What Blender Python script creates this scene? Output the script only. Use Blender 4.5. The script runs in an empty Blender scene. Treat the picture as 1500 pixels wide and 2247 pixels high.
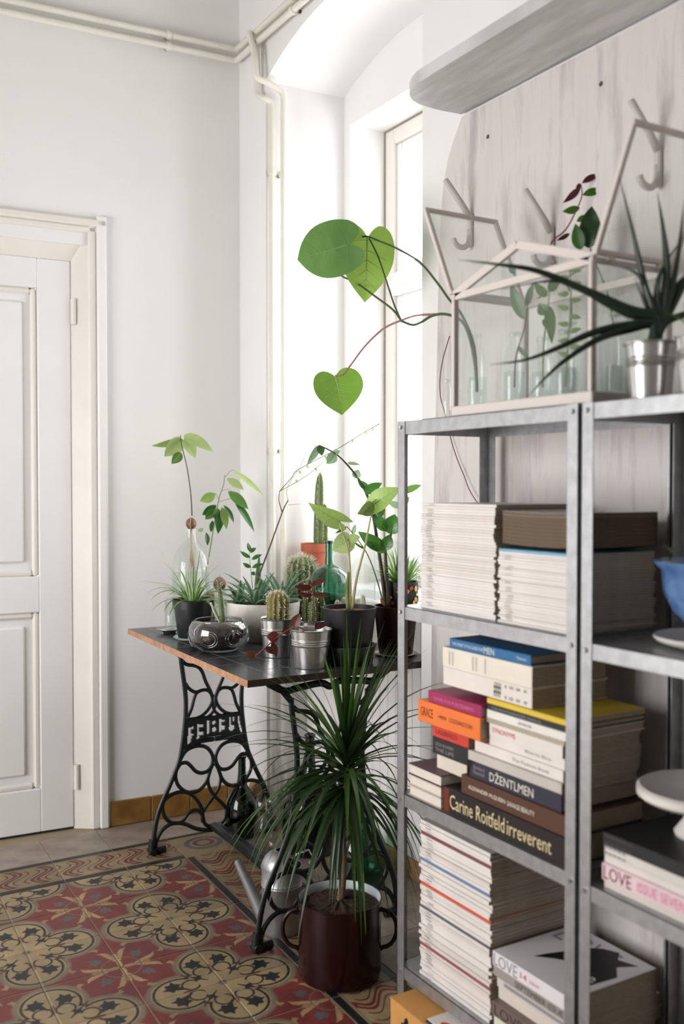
import bpy, math, random
import numpy as np
from mathutils import Vector as V, Matrix
random.seed(7)
PI = math.pi
scene = bpy.context.scene
COL = scene.collection

# ------------------------------------------------------------------ camera, world, light, exposure
FPX, CXP, CYP, HZ, CAMH = 2150.0, 750.0, 1123.5, 1068.0, 1.24
yaw = math.atan((CXP + 530) / FPX)
pit = math.atan((CYP - HZ) / FPX)
fw = V((math.sin(yaw) * math.cos(pit), math.cos(yaw) * math.cos(pit), -math.sin(pit)))
rt = V((math.cos(yaw), -math.sin(yaw), 0))
up = rt.cross(fw)
CAM = V((0, 0, CAMH))
cd = bpy.data.cameras.new('camera')
cam = bpy.data.objects.new('camera', cd)
COL.objects.link(cam)
m = Matrix((rt, up, -fw)).transposed().to_4x4()
m.translation = CAM
cam.matrix_world = m
cd.sensor_fit = 'VERTICAL'
cd.sensor_height = 36.0
cd.lens = FPX / 2247 * 36
cd.clip_start = 0.02
cd.dof.use_dof = True
cd.dof.focus_distance = 2.85
cd.dof.aperture_fstop = 2.2
scene.camera = cam

world = bpy.data.worlds.new('overcast')
scene.world = world
world.use_nodes = True
bg = world.node_tree.nodes['Background']
bg.inputs[0].default_value = (1.0, .945, .95, 1)
bg.inputs[1].default_value = 9.0
scene.view_settings.view_transform = 'Standard'
scene.view_settings.look = 'None'
scene.view_settings.exposure = .5
scene.view_settings.gamma = 1.0
scene.view_settings.use_curve_mapping = False
scene.cycles.use_denoising = True
scene.cycles.max_bounces = 10
scene.cycles.diffuse_bounces = 5
scene.cycles.use_adaptive_sampling = True
scene.cycles.adaptive_threshold = .03
scene.cycles.transparent_max_bounces = 14
scene.cycles.caustics_reflective = False
scene.cycles.caustics_refractive = False
scene.cycles.sample_clamp_indirect = 6.0


def portal(name, loc, rot, sx, sy):
    l = bpy.data.lights.new(name, 'AREA')
    l.shape = 'RECTANGLE'
    l.size, l.size_y = sx, sy
    l.cycles.is_portal = True
    o = bpy.data.objects.new(name, l)
    o.location = loc
    o.rotation_euler = rot
    COL.objects.link(o)


portal('window_portal', (2.17, 2.76, 1.74), (0, PI / 2, 0), 1.76, .9)
portal('window_portal_side', (-1.72, 2.05, 1.15), (0, -PI / 2, 0), 1.7, 1.7)


# ------------------------------------------------------------------ photo geometry: a pixel met with a plane of the room
def ray(x, y):
    return fw + rt * ((x - CXP) / FPX) + up * ((CYP - y) / FPX)


def AZ(x, y, z):
    r = ray(x, y)
    return CAM + r * ((z - CAMH) / r.z)


def AX(x, y, X):
    r = ray(x, y)
    return CAM + r * (X / r.x)


def AY(x, y, Y):
    r = ray(x, y)
    return CAM + r * (Y / r.y)


def AD(x, y, d):
    return CAM + ray(x, y) * d


def stand(x, y, z, r):
    """centre of a round base of radius r whose nearest point is seen at pixel x, y"""
    f = AZ(x, y, z)
    d = V((f.x, f.y, 0)).normalized()
    return f + d * r


def depth(p):
    return (p - CAM).dot(fw)


# ------------------------------------------------------------------ mesh and object helpers
class MB:
    def __init__(s):
        s.v, s.f, s.m = [], [], []

    def add(s, vs, fs, mi=0):
        o = len(s.v)
        s.v += [V(a) for a in vs]
        s.f += [tuple(i + o for i in f) for f in fs]
        s.m += [mi] * len(fs)
        return s

    def box(s, a, b, mi=0, M=None):
        x0, y0, z0 = a
        x1, y1, z1 = b
        vs = [V(p) for p in ((x0, y0, z0), (x1, y0, z0), (x1, y1, z0), (x0, y1, z0), (x0, y0, z1), (x1, y0, z1), (x1, y1, z1), (x0, y1, z1))]
        if M is not None:
            vs = [M @ p for p in vs]
        return s.add(vs, [(3, 2, 1, 0), (4, 5, 6, 7), (0, 1, 5, 4), (1, 2, 6, 5), (2, 3, 7, 6), (3, 0, 4, 7)], mi)

    def cbox(s, a, b, c=.002, mi=0, M=None):
        """box with chamfered edges"""
        a, b = V(a), V(b)
        lo = V((min(a[i], b[i]) for i in range(3)))
        hi = V((max(a[i], b[i]) for i in range(3)))
        c = min(c, *((hi[i] - lo[i]) * .45 for i in range(3)))
        vs, idx = [], {}
        for sx in (0, 1):
            for sy in (0, 1):
                for sz in (0, 1):
                    for ax in range(3):
                        p = [(lo, hi)[k][i] for i, k in enumerate((sx, sy, sz))]
                        for i, k in enumerate((sx, sy, sz)):
                            if i != ax:
                                p[i] += c * (1 - 2 * k)
                        idx[(sx, sy, sz, ax)] = len(vs)
                        vs.append(V(p))
        fs = []
        for ax in range(3):
            o = [i for i in range(3) if i != ax]
            for k in (0, 1):
                q = []
                for u, w in ((0, 0), (1, 0), (1, 1), (0, 1)):
                    t = [0, 0, 0]
                    t[ax], t[o[0]], t[o[1]] = k, u, w
                    q.append(idx[(*t, ax)])
                fs.append(tuple(q))
            for u in (0, 1):
                for w in (0, 1):
                    t0, t1 = [0, 0, 0], [0, 0, 0]
                    t0[o[0]] = t1[o[0]] = u
                    t0[o[1]] = t1[o[1]] = w
                    t1[ax] = 1
                    fs.append((idx[(*t0, o[0])], idx[(*t1, o[0])], idx[(*t1, o[1])], idx[(*t0, o[1])]))
        for sx in (0, 1):
            for sy in (0, 1):
                for sz in (0, 1):
                    fs.append(tuple(idx[(sx, sy, sz, ax)] for ax in range(3)))
        if M is not None:
            vs = [M @ p for p in vs]
        return s.add(vs, fs, mi)

    def lathe(s, prof, n=32, c=(0, 0, 0), mi=0, rad=None, close=False):
        """prof: list of (radius, z); rad(angle, i) scales the radius"""
        c = V(c)
        vs, fs = [], []
        for i, (r, z) in enumerate(prof):
            for k in range(n):
                a = 2 * PI * k / n
                q = r * (rad(a, i) if rad else 1)
                vs.append(c + V((q * math.cos(a), q * math.sin(a), z)))
        for i in range(len(prof) - 1):
            for k in range(n):
                k2 = (k + 1) % n
                fs.append((i * n + k, i * n + k2, (i + 1) * n + k2, (i + 1) * n + k))
        if close:
            fs.append(tuple(range(n - 1, -1, -1)))
            j = (len(prof) - 1) * n
            fs.append(tuple(range(j, j + n)))
        return s.add(vs, fs, mi)

    def tube(s, pts, r, n=8, mi=0, caps=True, flat=1.0, upv=None):
        pts = [V(p) for p in pts]
        rs = r if isinstance(r, (list, tuple)) else [r] * len(pts)
        vs, fs = [], []
        ref = None
        for i, p in enumerate(pts):
            t = (pts[min(i + 1, len(pts) - 1)] - pts[max(i - 1, 0)])
            t = t.normalized() if t.length > 1e-9 else V((0, 0, 1))
            if ref is None:
                ref = upv if upv is not None else (V((0, 0, 1)) if abs(t.z) < .9 else V((1, 0, 0)))
                ref = V(ref)
            a = (ref - t * ref.dot(t)).normalized()
            b = t.cross(a)
            ref = a
            for k in range(n):
                an = 2 * PI * k / n
                vs.append(p + (a * math.cos(an) * flat + b * math.sin(an)) * rs[i])
        for i in range(len(pts) - 1):
            for k in range(n):
                k2 = (k + 1) % n
                fs.append((i * n + k, i * n + k2, (i + 1) * n + k2, (i + 1) * n + k))
        if caps:
            fs.append(tuple(range(n - 1, -1, -1)))
            j = (len(pts) - 1) * n
            fs.append(tuple(range(j, j + n)))
        return s.add(vs, fs, mi)

    def prism(s, poly, O, U, W, T, mi=0):
        """polygon poly in the plane O + u*U + w*W, thickened along T"""
        O, U, W, T = V(O), V(U), V(W), V(T)
        n = len(poly)
        a = [O + U * u + W * w for u, w in poly]
        vs = a + [p + T for p in a]
        fs = [tuple(range(n - 1, -1, -1)), tuple(range(n, 2 * n))]
        fs += [(i, (i + 1) % n, n + (i + 1) % n, n + i) for i in range(n)]
        return s.add(vs, fs, mi)

    def build(s, name, mats, parent=None, smooth=False, loc=(0, 0, 0), ang=None):
        me = bpy.data.meshes.new(name)
        me.from_pydata([tuple(p) for p in s.v], [], s.f)
        mats = mats if isinstance(mats, (list, tuple)) else [mats]
        for mt in mats:
            me.materials.append(mt)
        if len(mats) > 1:
            me.polygons.foreach_set('material_index', s.m)
        if smooth:
            me.polygons.foreach_set('use_smooth', [True] * len(s.f))
        me.update()
        if ang:
            me.set_sharp_from_angle(angle=math.radians(ang))
        o = bpy.data.objects.new(name, me)
        COL.objects.link(o)
        o.location = loc
        if parent:
            o.parent = parent
        return o


def tag(o, label=None, cat=None, group=None, kind=None):
    if label:
        o['label'] = label
    if cat:
        o['category'] = cat
    if group:
        o['group'] = group
    if kind:
        o['kind'] = kind
    return o


def thing(name, label, cat, loc=(0, 0, 0), group=None):
    o = bpy.data.objects.new(name, None)
    COL.objects.link(o)
    o.location = loc
    o.empty_display_size = .05
    return tag(o, label, cat, group)


def dup(o, parent=None):
    c = o.copy()
    COL.objects.link(c)
    c.parent = parent
    for ch in list(o.children):
        dup(ch, c)
    return c


# ------------------------------------------------------------------ materials
def lin(c):
    return tuple(((x / 255) / 12.92 if x <= 10 else (((x / 255) + .055) / 1.055) ** 2.4) for x in c[:3]) + (1,)


def mat(name, col, rough=.5, metal=0.0, var=.0, vs=8.0, col2=None, bump=0.0, bs=60.0, spec=.5, coat=0.0, stretch=None, objrand=0.0):
    m = bpy.data.materials.new(name)
    m.use_nodes = True
    nt = m.node_tree
    b = nt.nodes['Principled BSDF']
    b.inputs['Base Color'].default_value = lin(col)
    b.inputs['Roughness'].default_value = rough
    b.inputs['Metallic'].default_value = metal
    b.inputs['Specular IOR Level'].default_value = spec
    b.inputs['Coat Weight'].default_value = coat
    tc = nt.nodes.new('ShaderNodeTexCoord')
    mp = nt.nodes.new('ShaderNodeMapping')
    nt.links.new(tc.outputs['Object'], mp.inputs[0])
    if stretch:
        mp.inputs['Scale'].default_value = stretch
    out = None
    if col2 is not None or var:
        n = nt.nodes.new('ShaderNodeTexNoise')
        n.inputs['Scale'].default_value = vs
        n.inputs['Detail'].default_value = 5
        nt.links.new(mp.outputs[0], n.inputs['Vector'])
        cr = nt.nodes.new('ShaderNodeValToRGB')
        cr.color_ramp.elements[0].position = .35
        cr.color_ramp.elements[1].position = .65
        c0 = lin(col)
        if col2 is not None:
            c1 = lin(col2)
        else:
            c1 = tuple(min(1, x * (1 + var)) for x in c0[:3]) + (1,)
            c0 = tuple(x * (1 - var) for x in c0[:3]) + (1,)
        cr.color_ramp.elements[0].color = c0
        cr.color_ramp.elements[1].color = c1
        nt.links.new(n.outputs['Fac'], cr.inputs[0])
        out = cr.outputs[0]
        nt.links.new(out, b.inputs['Base Color'])
    if objrand:
        oi = nt.nodes.new('ShaderNodeObjectInfo')
        hs = nt.nodes.new('ShaderNodeHueSaturation')
        mr = nt.nodes.new('ShaderNodeMapRange')
        mr.inputs['To Min'].default_value = 1 - objrand
        mr.inputs['To Max'].default_value = 1 + objrand
        nt.links.new(oi.outputs['Random'], mr.inputs[0])
        nt.links.new(mr.outputs[0], hs.inputs['Value'])
        if out:
            nt.links.new(out, hs.inputs['Color'])
        else:
            hs.inputs['Color'].default_value = lin(col)
        nt.links.new(hs.outputs[0], b.inputs['Base Color'])
    if bump:
        n2 = nt.nodes.new('ShaderNodeTexNoise')
        n2.inputs['Scale'].default_value = bs
        n2.inputs['Detail'].default_value = 4
        nt.links.new(mp.outputs[0], n2.inputs['Vector'])
        bp = nt.nodes.new('ShaderNodeBump')
        bp.inputs['Strength'].default_value = bump
        bp.inputs['Distance'].default_value = .004
        nt.links.new(n2.outputs['Fac'], bp.inputs['Height'])
        nt.links.new(bp.outputs[0], b.inputs['Normal'])
    return m


def leafmat(name, col, back=None, tr=.35, rough=.4, objrand=.15):
    """leaf sheet that lets part of the light through"""
    m = mat(name, col, rough=rough, var=.12, vs=25, objrand=objrand)
    nt = m.node_tree
    b = nt.nodes['Principled BSDF']
    tl = nt.nodes.new('ShaderNodeBsdfTranslucent')
    tl.inputs[0].default_value = lin(back or col)
    mx = nt.nodes.new('ShaderNodeMixShader')
    mx.inputs[0].default_value = tr
    nt.links.new(b.outputs[0], mx.inputs[1])
    nt.links.new(tl.outputs[0], mx.inputs[2])
    nt.links.new(mx.outputs[0], nt.nodes['Material Output'].inputs[0])
    return m


def glassmat(name, tint, refl=1.0, rough=.02, dark=0.0, body=None):
    """thin glass wall: lets light straight through with a tint and mirrors more at grazing angles"""
    m = bpy.data.materials.new(name)
    m.use_nodes = True
    nt = m.node_tree
    nt.nodes.remove(nt.nodes['Principled BSDF'])
    t = nt.nodes.new('ShaderNodeBsdfTransparent')
    t.inputs[0].default_value = lin(tint)
    g = nt.nodes.new('ShaderNodeBsdfGlossy')
    g.inputs['Roughness'].default_value = rough
    g.inputs[0].default_value = (.95, .97, .97, 1)
    lw = nt.nodes.new('ShaderNodeLayerWeight')
    lw.inputs[0].default_value = .5
    pw = nt.nodes.new('ShaderNodeMath')
    pw.operation = 'POWER'
    pw.inputs[1].default_value = 3.5
    nt.links.new(lw.outputs['Facing'], pw.inputs[0])
    mu = nt.nodes.new('ShaderNodeMath')
    mu.operation = 'MULTIPLY_ADD'
    mu.inputs[1].default_value = .75 * min(refl, 1.2)
    mu.inputs[2].default_value = .045 * refl
    mu.use_clamp = True
    nt.links.new(pw.outputs[0], mu.inputs[0])
    mx = nt.nodes.new('ShaderNodeMixShader')
    nt.links.new(mu.outputs[0], mx.inputs[0])
    nt.links.new(t.outputs[0], mx.inputs[1])
    nt.links.new(g.outputs[0], mx.inputs[2])
    nt.links.new(mx.outputs[0], nt.nodes['Material Output'].inputs[0])
    return m


WALL = mat('wall_plaster', (235, 235, 234), rough=.75, var=.015, vs=2.5, bump=.12, bs=14)
PAINT = mat('white_gloss_paint', (238, 238, 238), rough=.35, var=.015, vs=5, bump=.05, bs=30)
CREAM = mat('cream_paint', (232, 228, 222), rough=.4, var=.02, vs=6)
PIPE = mat('pipe_paint', (228, 226, 216), rough=.3, var=.03, vs=14, bump=.08, bs=60)
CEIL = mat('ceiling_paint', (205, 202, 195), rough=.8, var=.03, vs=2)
IRON = mat('cast_iron', (22, 28, 30), rough=.38, spec=.5, bump=.05, bs=90)
GALV = mat('galvanised_steel', (176, 178, 180), rough=.42, metal=.85, var=.1, vs=45)
ZINC = mat('zinc_pot', (200, 200, 198), rough=.26, metal=.9, var=.05, vs=12)
BLACKP = mat('black_plastic', (26, 29, 33), rough=.38)
MATBLK = mat('matt_black_ceramic', (22, 22, 24), rough=.5)
BROWNP = mat('brown_plastic', (46, 24, 20), rough=.3, spec=.5)
TERRA = mat('terracotta', (176, 92, 66), rough=.7, var=.08, vs=20)
CERAM = mat('cream_ceramic', (222, 218, 208), rough=.3, var=.03, vs=12)
SOIL = mat('potting_soil', (28, 20, 16), rough=.9, col2=(74, 52, 40), vs=90, bump=.8, bs=150)
BARK = mat('bark_chips', (86, 48, 36), rough=.9, col2=(140, 84, 62), vs=70, bump=.8, bs=120)
GLASS = glassmat('clear_glass', (251, 253, 252))
DIMPANE = glassmat('dimming_window_glass', (229, 230, 230), refl=.8)  # grey tint added to the panes to cut the daylight entering the niche
PANE = glassmat('window_glass', (250, 252, 252), refl=.8)
GGREEN = glassmat('green_glass', (112, 176, 150), refl=1.3)
GDARK = glassmat('dark_green_glass', (30, 84, 46), refl=1.2)
GBOT = glassmat('bottle_green_glass', (44, 92, 76), refl=1.2)
WATER = glassmat('water_in_glass', (244, 249, 248), refl=.7)
CRYST = glassmat('pressed_crystal', (226, 226, 232), refl=3.2, rough=.08)
WOOD = mat('raw_board_edge', (190, 146, 112), rough=.6, col2=(160, 116, 86), vs=40)
PAPER = mat('page_block', (222, 214, 204), rough=.8, var=.06, vs=30, stretch=(1, 1, 40))
# ------------------------------------------------------------------ floor: patterned cement tiles
TO = V((.998, 2.644, 0))
TU = V((.2005, .0003, 0))
TV = V((.0075, .205, 0))


def seg(P, a, b):
    ax, ay = a
    bx, by = b
    dx, dy = bx - ax, by - ay
    t = np.clip(((P[0] - ax) * dx + (P[1] - ay) * dy) / (dx * dx + dy * dy + 1e-12), 0, 1)
    return np.hypot(P[0] - ax - t * dx, P[1] - ay - t * dy)


def inpoly(P, poly):
    x, y = P
    r = np.zeros(x.shape, bool)
    n = len(poly)
    for i in range(n):
        x0, y0 = poly[i]
        x1, y1 = poly[(i + 1) % n]
        c = ((y0 > y) != (y1 > y)) & (x < (x1 - x0) * (y - y0) / (y1 - y0 + 1e-12) + x0)
        r ^= c
    return r


IVY = [(0, -.42), (.2, -.2), (.5, -.3), (.37, .0), (.45, .32), (.2, .32), (0, .78), (-.2, .32), (-.45, .32), (-.37, .0), (-.5, -.3), (-.2, -.2)]
TREF = [(-.05, -.7), (.05, -.7), (.1, -.1), (.5, .1), (.2, .25), (.0, .7), (-.2, .25), (-.5, .1), (-.1, -.1)]
WING = [(-.1, -.75), (.14, -.45), (.1, -.15), (.55, .3), (.35, .62), (.18, .35), (0, .3), (-.2, .75), (-.3, .2), (-.12, -.1)]


def put(poly, c, s, a):
    ca, sa = math.cos(a), math.sin(a)
    return [(c[0] + s * (x * ca - y * sa), c[1] + s * (x * sa + y * ca)) for x, y in poly]


RED, BEI, PALE, BLK, CRM, BLU = [np.array(lin(c)[:3]) for c in ((118, 50, 47), (160, 140, 106), (124, 113, 95), (28, 31, 32), (168, 142, 104), (92, 90, 94))]


def field(P):
    s, t = P
    C = np.empty(s.shape + (3,))
    C[:] = RED
    c, r = .54, .385
    sd = np.minimum(np.hypot(s - c, t) - r, np.hypot(s, t - c) - r)
    sd = np.minimum(sd, np.maximum(s, t) - .40)
    C[sd < .075] = RED * .55 + PALE * .45
    C[sd < .05] = PALE
    C[sd < 0] = BEI
    C[(sd < -.02) & (sd > -.055)] = BLK
    for a, b in ((s, t), (t, s)):
        fl = (lambda q: q) if a is s else (lambda q: [(y, x) for x, y in q])
        Q = (s, t)
        ring = np.abs(np.hypot(a - .37, b - .13) - .115)
        C[(ring < .014) & (a > .27)] = BLK
        C[inpoly(Q, fl(put(IVY, (.61, .185), .245, 2.3)))] = BLK
        C[seg((a, b), (.44, .06), (.53, .13)) < .013] = BLK
        C[seg((a, b), (.40, 0), (.50, 0)) < .02] = RED * .9
        C[inpoly(Q, fl([(1.0, .78), (.965, .70), (.95, .60), (.90, .53), (.80, .51), (.85, .565), (.88, .64), (.915, .72), (.96, .815), (1, .84)]))] = CRM
        C[inpoly(Q, fl([(1, .82), (1, .60), (.972, .64), (.975, .80)]))] = CRM
        C[inpoly(Q, fl([(.86, .40), (.80, .36), (.70, .40), (.78, .415), (.82, .47)]))] = CRM * .8
        e = ((a - .90) / .085) ** 2 + ((b - 1) / .032) ** 2
        C[e < 1] = CRM
    C[inpoly((s, t), put(TREF, (.225, .225), .18, PI * .75 + PI))] = BLK
    C[seg((s, t), (.28, .28), (.40, .40)) < .012] = BLK
    C[np.hypot(s - .36, t - .36) < .028] = RED
    C[np.hypot(s, t) < .05] = BLU
    C[np.abs(np.hypot(1 - s, 1 - t) - .25) < .010] = PALE * .8
    C[inpoly((s, t), put(IVY, (.74, .74), .19, PI * .75))] = BLU
    return C


def border(P):
    s, t = P
    C = np.empty(s.shape + (3,))
    C[:] = BEI * .9
    f = s * 2 + .34 * np.sin(2 * PI * (t - .12) / .78) * np.clip((t - .1) * (.9 - t) * 6.6, 0, 1)
    q = np.abs(f - np.floor(f) - .5)
    C[(q < .15) & (t > .16) & (t < .84)] = RED * .85
    C[(q < .025) & (t > .2) & (t < .8)] = BEI
    C[(np.abs(q - .33) < .03) & (t > .24) & (t < .76)] = RED * .75
    for a, b in ((.0, .12), (.88, 1.0)):
        C[(t > a) & (t < b)] = BLK
    for a in (.15, .85):
        C[np.abs(t - a) < .012] = PALE
    return C


def corner(P):
    s, t = P
    C = np.empty(s.shape + (3,))
    C[:] = BEI * .9
    for rr, w, cc in ((.30, .05, BLU), (.16, .04, RED * .85)):
        C[np.abs(np.hypot((s - .5), (t - .5) * 1.2) - rr) < w] = cc
    C[(t > .9) | (s > .9)] = BLK
    return C


def tilemesh(name, fn, flip=(0, 0), swap=False, N=84):
    g = .0011
    us = np.linspace(0, 1, N + 1)
    S, T = np.meshgrid(us, us, indexing='ij')
    vs = []
    for i in range(N + 1):
        for j in range(N + 1):
            e = i in (0, N) or j in (0, N)
            a = g / .2 + us[i] * (1 - 2 * g / .2)
            b = g / .2 + us[j] * (1 - 2 * g / .2)
            p = TU * a + TV * b
            vs.append((p.x, p.y, -.0012 if e else 0))
    fs = [(i * (N + 1) + j, (i + 1) * (N + 1) + j, (i + 1) * (N + 1) + j + 1, i * (N + 1) + j + 1) for i in range(N) for j in range(N)]
    top = len(vs)
    cs = [(0, 0), (N, 0), (N, N), (0, N)]
    for i, j in cs:
        x, y, z = vs[i * (N + 1) + j]
        vs.append((x, y, -.014))
    ring = [[i * (N + 1) for i in range(N + 1)], [N * (N + 1) + j for j in range(N + 1)], [i * (N + 1) + N for i in range(N, -1, -1)], [j for j in range(N, -1, -1)]]
    for k in range(4):
        fs.append(tuple(ring[k]) + (top + (k + 1) % 4, top + k))
    me = bpy.data.meshes.new(name)
    me.from_pydata(vs, [], fs)
    ss = 1 - S if flip[0] else S
    tt = 1 - T if flip[1] else T
    if swap:
        ss, tt = tt, ss
    d = .3 / N
    Cc = sum(fn((ss + a * d, tt + b * d)) for a in (-1, 1) for b in (-1, 1)) / 4
    Cc = np.concatenate([Cc.reshape(-1, 3), np.tile(BEI, (4, 1))])
    Cc = np.concatenate([Cc, np.ones((len(Cc), 1))], 1)
    at = me.color_attributes.new('print', 'FLOAT_COLOR', 'POINT')
    at.data.foreach_set('color', Cc.astype(np.float32).ravel())
    me.materials.append(TILE)
    return me


def tile_material():
    m = mat('cement_tile', (150, 130, 100), rough=.5, objrand=0)
    nt = m.node_tree
    b = nt.nodes['Principled BSDF']
    a = nt.nodes.new('ShaderNodeAttribute')
    a.attribute_name = 'print'
    n = nt.nodes.new('ShaderNodeTexNoise')
    n.inputs['Scale'].default_value = 9
    n.inputs['Detail'].default_value = 8
    n.inputs['Roughness'].default_value = .7
    ge = nt.nodes.new('ShaderNodeNewGeometry')
    nt.links.new(ge.outputs['Position'], n.inputs['Vector'])
    cr = nt.nodes.new('ShaderNodeValToRGB')
    cr.color_ramp.elements[0].position = .3
    cr.color_ramp.elements[1].position = .75
    cr.color_ramp.elements[0].color = (.5, .5, .5, 1)
    cr.color_ramp.elements[1].color = (1.25, 1.22, 1.15, 1)
    nt.links.new(n.outputs['Fac'], cr.inputs[0])
    mx = nt.nodes.new('ShaderNodeMix')
    mx.data_type = 'RGBA'
    mx.blend_type = 'MULTIPLY'
    mx.inputs[0].default_value = .8
    nt.links.new(a.outputs['Color'], mx.inputs[6])
    nt.links.new(cr.outputs[0], mx.inputs[7])
    oi = nt.nodes.new('ShaderNodeObjectInfo')
    hs = nt.nodes.new('ShaderNodeHueSaturation')
    mr = nt.nodes.new('ShaderNodeMapRange')
    mr.inputs['To Min'].default_value = .85
    mr.inputs['To Max'].default_value = 1.15
    nt.links.new(oi.outputs['Random'], mr.inputs[0])
    nt.links.new(mr.outputs[0], hs.inputs['Value'])
    nt.links.new(mx.outputs[2], hs.inputs['Color'])
    nt.links.new(hs.outputs[0], b.inputs['Base Color'])
    r2 = nt.nodes.new('ShaderNodeMapRange')
    r2.inputs['To Min'].default_value = .28
    r2.inputs['To Max'].default_value = .6
    nt.links.new(n.outputs['Fac'], r2.inputs[0])
    nt.links.new(r2.outputs[0], b.inputs['Roughness'])
    return m


TILE = tile_material()
PLAINT = mat('plain_tile', (166, 154, 140), rough=.45, col2=(138, 126, 112), vs=12, objrand=.12)
GROUT = mat('grout', (156, 142, 120), rough=.9, var=.1)
floor = MB().box((-1.7, -2.6, -.12), (2.3, 3.9, -.0016)).build('floor', GROUT)
tag(floor, kind='structure')
fm = {(a, b): tilemesh('tile', field, (a, b)) for a in (0, 1) for b in (0, 1)}
bm_back = tilemesh('border_tile', border)
bm_right = tilemesh('border_tile', border, (0, 0), True)
bm_cor = tilemesh('corner_tile', corner)


def put_tile(name, me, i, j):
    o = bpy.data.objects.new(name, me)
    COL.objects.link(o)
    o.location = TO + TU * i + TV * j
    o.parent = floor


for i in range(-9, 1):
    for j in range(-11, 2):
        put_tile('tile', fm[(i % 2, j % 2)], i, j)
for i in range(-9, 1):
    put_tile('border_tile', bm_back, i, 2)
for j in range(-11, 2):
    put_tile('border_tile', bm_right, 1, j)
put_tile('corner_tile', bm_cor, 1, 2)
pl = MB()
g = .0011
q = [TU * (g / .2) + TV * (g / .2), TU * (1 - g / .2) + TV * (g / .2), TU * (1 - g / .2) + TV * (1 - g / .2), TU * (g / .2) + TV * (1 - g / .2)]
pl.add(q + [p - V((0, 0, .014)) for p in q], [(0, 1, 2, 3), (0, 4, 5, 1), (1, 5, 6, 2), (2, 6, 7, 3), (3, 7, 4, 0)])
p0 = pl.build('plain_tile', PLAINT, floor, loc=TO + TU * -9 + TV * 3)
for i in range(-8, 4):
    put_tile('plain_tile', p0.data, i, 3)
for i in (2, 3):
    for j in range(-11, 3):
        put_tile('plain_tile', p0.data, i, j)

# ------------------------------------------------------------------ walls
BA = math.radians(-3.43)
BWM = Matrix.Translation((1.608, 3.4535, 0)) @ Matrix.Rotation(BA, 4, 'Z')
CH = 3.35
wb = MB()
wb.box((-.586, 0, 0), (.7, .3, CH), M=BWM)
wb.box((-3.5, 0, 0), (-1.52, .3, CH), M=BWM)
wb.box((-1.52, 0, 2.10), (-.586, .3, CH), M=BWM)
wall_back = tag(wb.build('wall_back', WALL), kind='structure')

WX = 1.60
NY0, NY1 = 2.25, 3.228
wr = MB()
wr.box((WX, -2.6, 0), (2.155, NY0, CH))
wr.box((WX, NY1, 0), (2.155, 3.9, CH))
ar = [(NY0, 2.713)]
for k in range(1, 16):
    t = k / 16
    ar.append((NY0 + (NY1 - NY0) * t, 2.713 + .107 * (1 - (2 * t - 1) ** 2)))
ar.append((NY1, 2.713))
wr.prism(ar + [(NY1, CH), (NY0, CH)], (WX, 0, 0), (0, 1, 0), (0, 0, 1), (.33, 0, 0))
WY0, WY1, WZ0, WZ1 = 2.33, 3.181, .87, 2.60
wr.box((1.93, WY1, 0), (2.155, NY1, 3.2))
wr.box((1.93, NY0, 0), (2.155, WY0, 3.2))
wr.box((1.93, WY0, WZ1), (2.155, WY1, 3.2))
wr.box((1.93, WY0, 0), (2.155, WY1, WZ0))
wall_right = tag(wr.build('wall_right', WALL), kind='structure')
wl = MB()
wl.box((-1.75, -2.6, 0), (-1.6, 1.2, CH)).box((-1.75, 2.9, 0), (-1.6, 3.9, CH)).box((-1.75, 1.2, 2.0), (-1.6, 2.9, CH)).box((-1.75, 1.2, 0), (-1.6, 2.9, .3))
tag(wl.build('wall_left', WALL), kind='structure')
tag(MB().box((-1.75, -2.75, 0), (2.25, -2.6, CH)).build('wall_front', WALL), kind='structure')
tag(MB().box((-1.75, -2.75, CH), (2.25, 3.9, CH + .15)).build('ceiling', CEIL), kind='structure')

# skirting tiles along the back wall
SKT = mat('ochre_skirting_tile', (150, 112, 58), rough=.3, col2=(120, 84, 40), vs=14, objrand=.1)
bb = tag(MB().box((-.523, -.006, 0), (0, 0, .088), M=BWM).build('baseboard_back', mat('skirting_mortar', (214, 208, 198), rough=.9)), kind='structure')
x = -.520
for w in (.15, .15, .15, .06):
    MB().cbox((x + .001, -.016, .001), (x + w - .001, -.004, .092), .003, M=BWM).build('skirting_tile', SKT, bb)
    x += w

# beadboard front below the window, with sill board
BEAD = mat('beadboard_paint', (238, 236, 234), rough=.5, var=.03, vs=10)
tr = tag(MB().box((1.776, 2.2515, .06), (1.80, 3.2265, .85)).build('wall_panel_under_window', mat('panel_shadow_gap', (60, 56, 52), rough=.9)), kind='structure')
y = 2.253
while y < 3.22:
    MB().cbox((1.764, y + .0012, .062), (1.777, min(y + .046, 3.226) - .0012, .85), .0025).build('plank', BEAD, tr)
    y += .0465
MB().cbox((1.756, 2.253, .0), (1.79, 3.226, .062), .003).build('plinth_board', WOOD, tr)
sill = tag(MB().cbox((1.69, 2.252, .85), (2.09, 3.226, .872), .004).build('window_sill', PAINT), kind='structure')

# ------------------------------------------------------------------ window
def wthing(name, mb, m, parent=None):
    o = mb.build(name, m, parent)
    return o


win = bpy.data.objects.new('window_1', None)
COL.objects.link(win)
tag(win, kind='structure')
win.location = (2.09, 2.76, .872)
iv = V((-2.09, -2.76, -.872))


def wbox(name, a, b, m=PAINT, c=.004):
    return MB().cbox(V(a) + iv, V(b) + iv, c).build(name, m, win)


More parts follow.
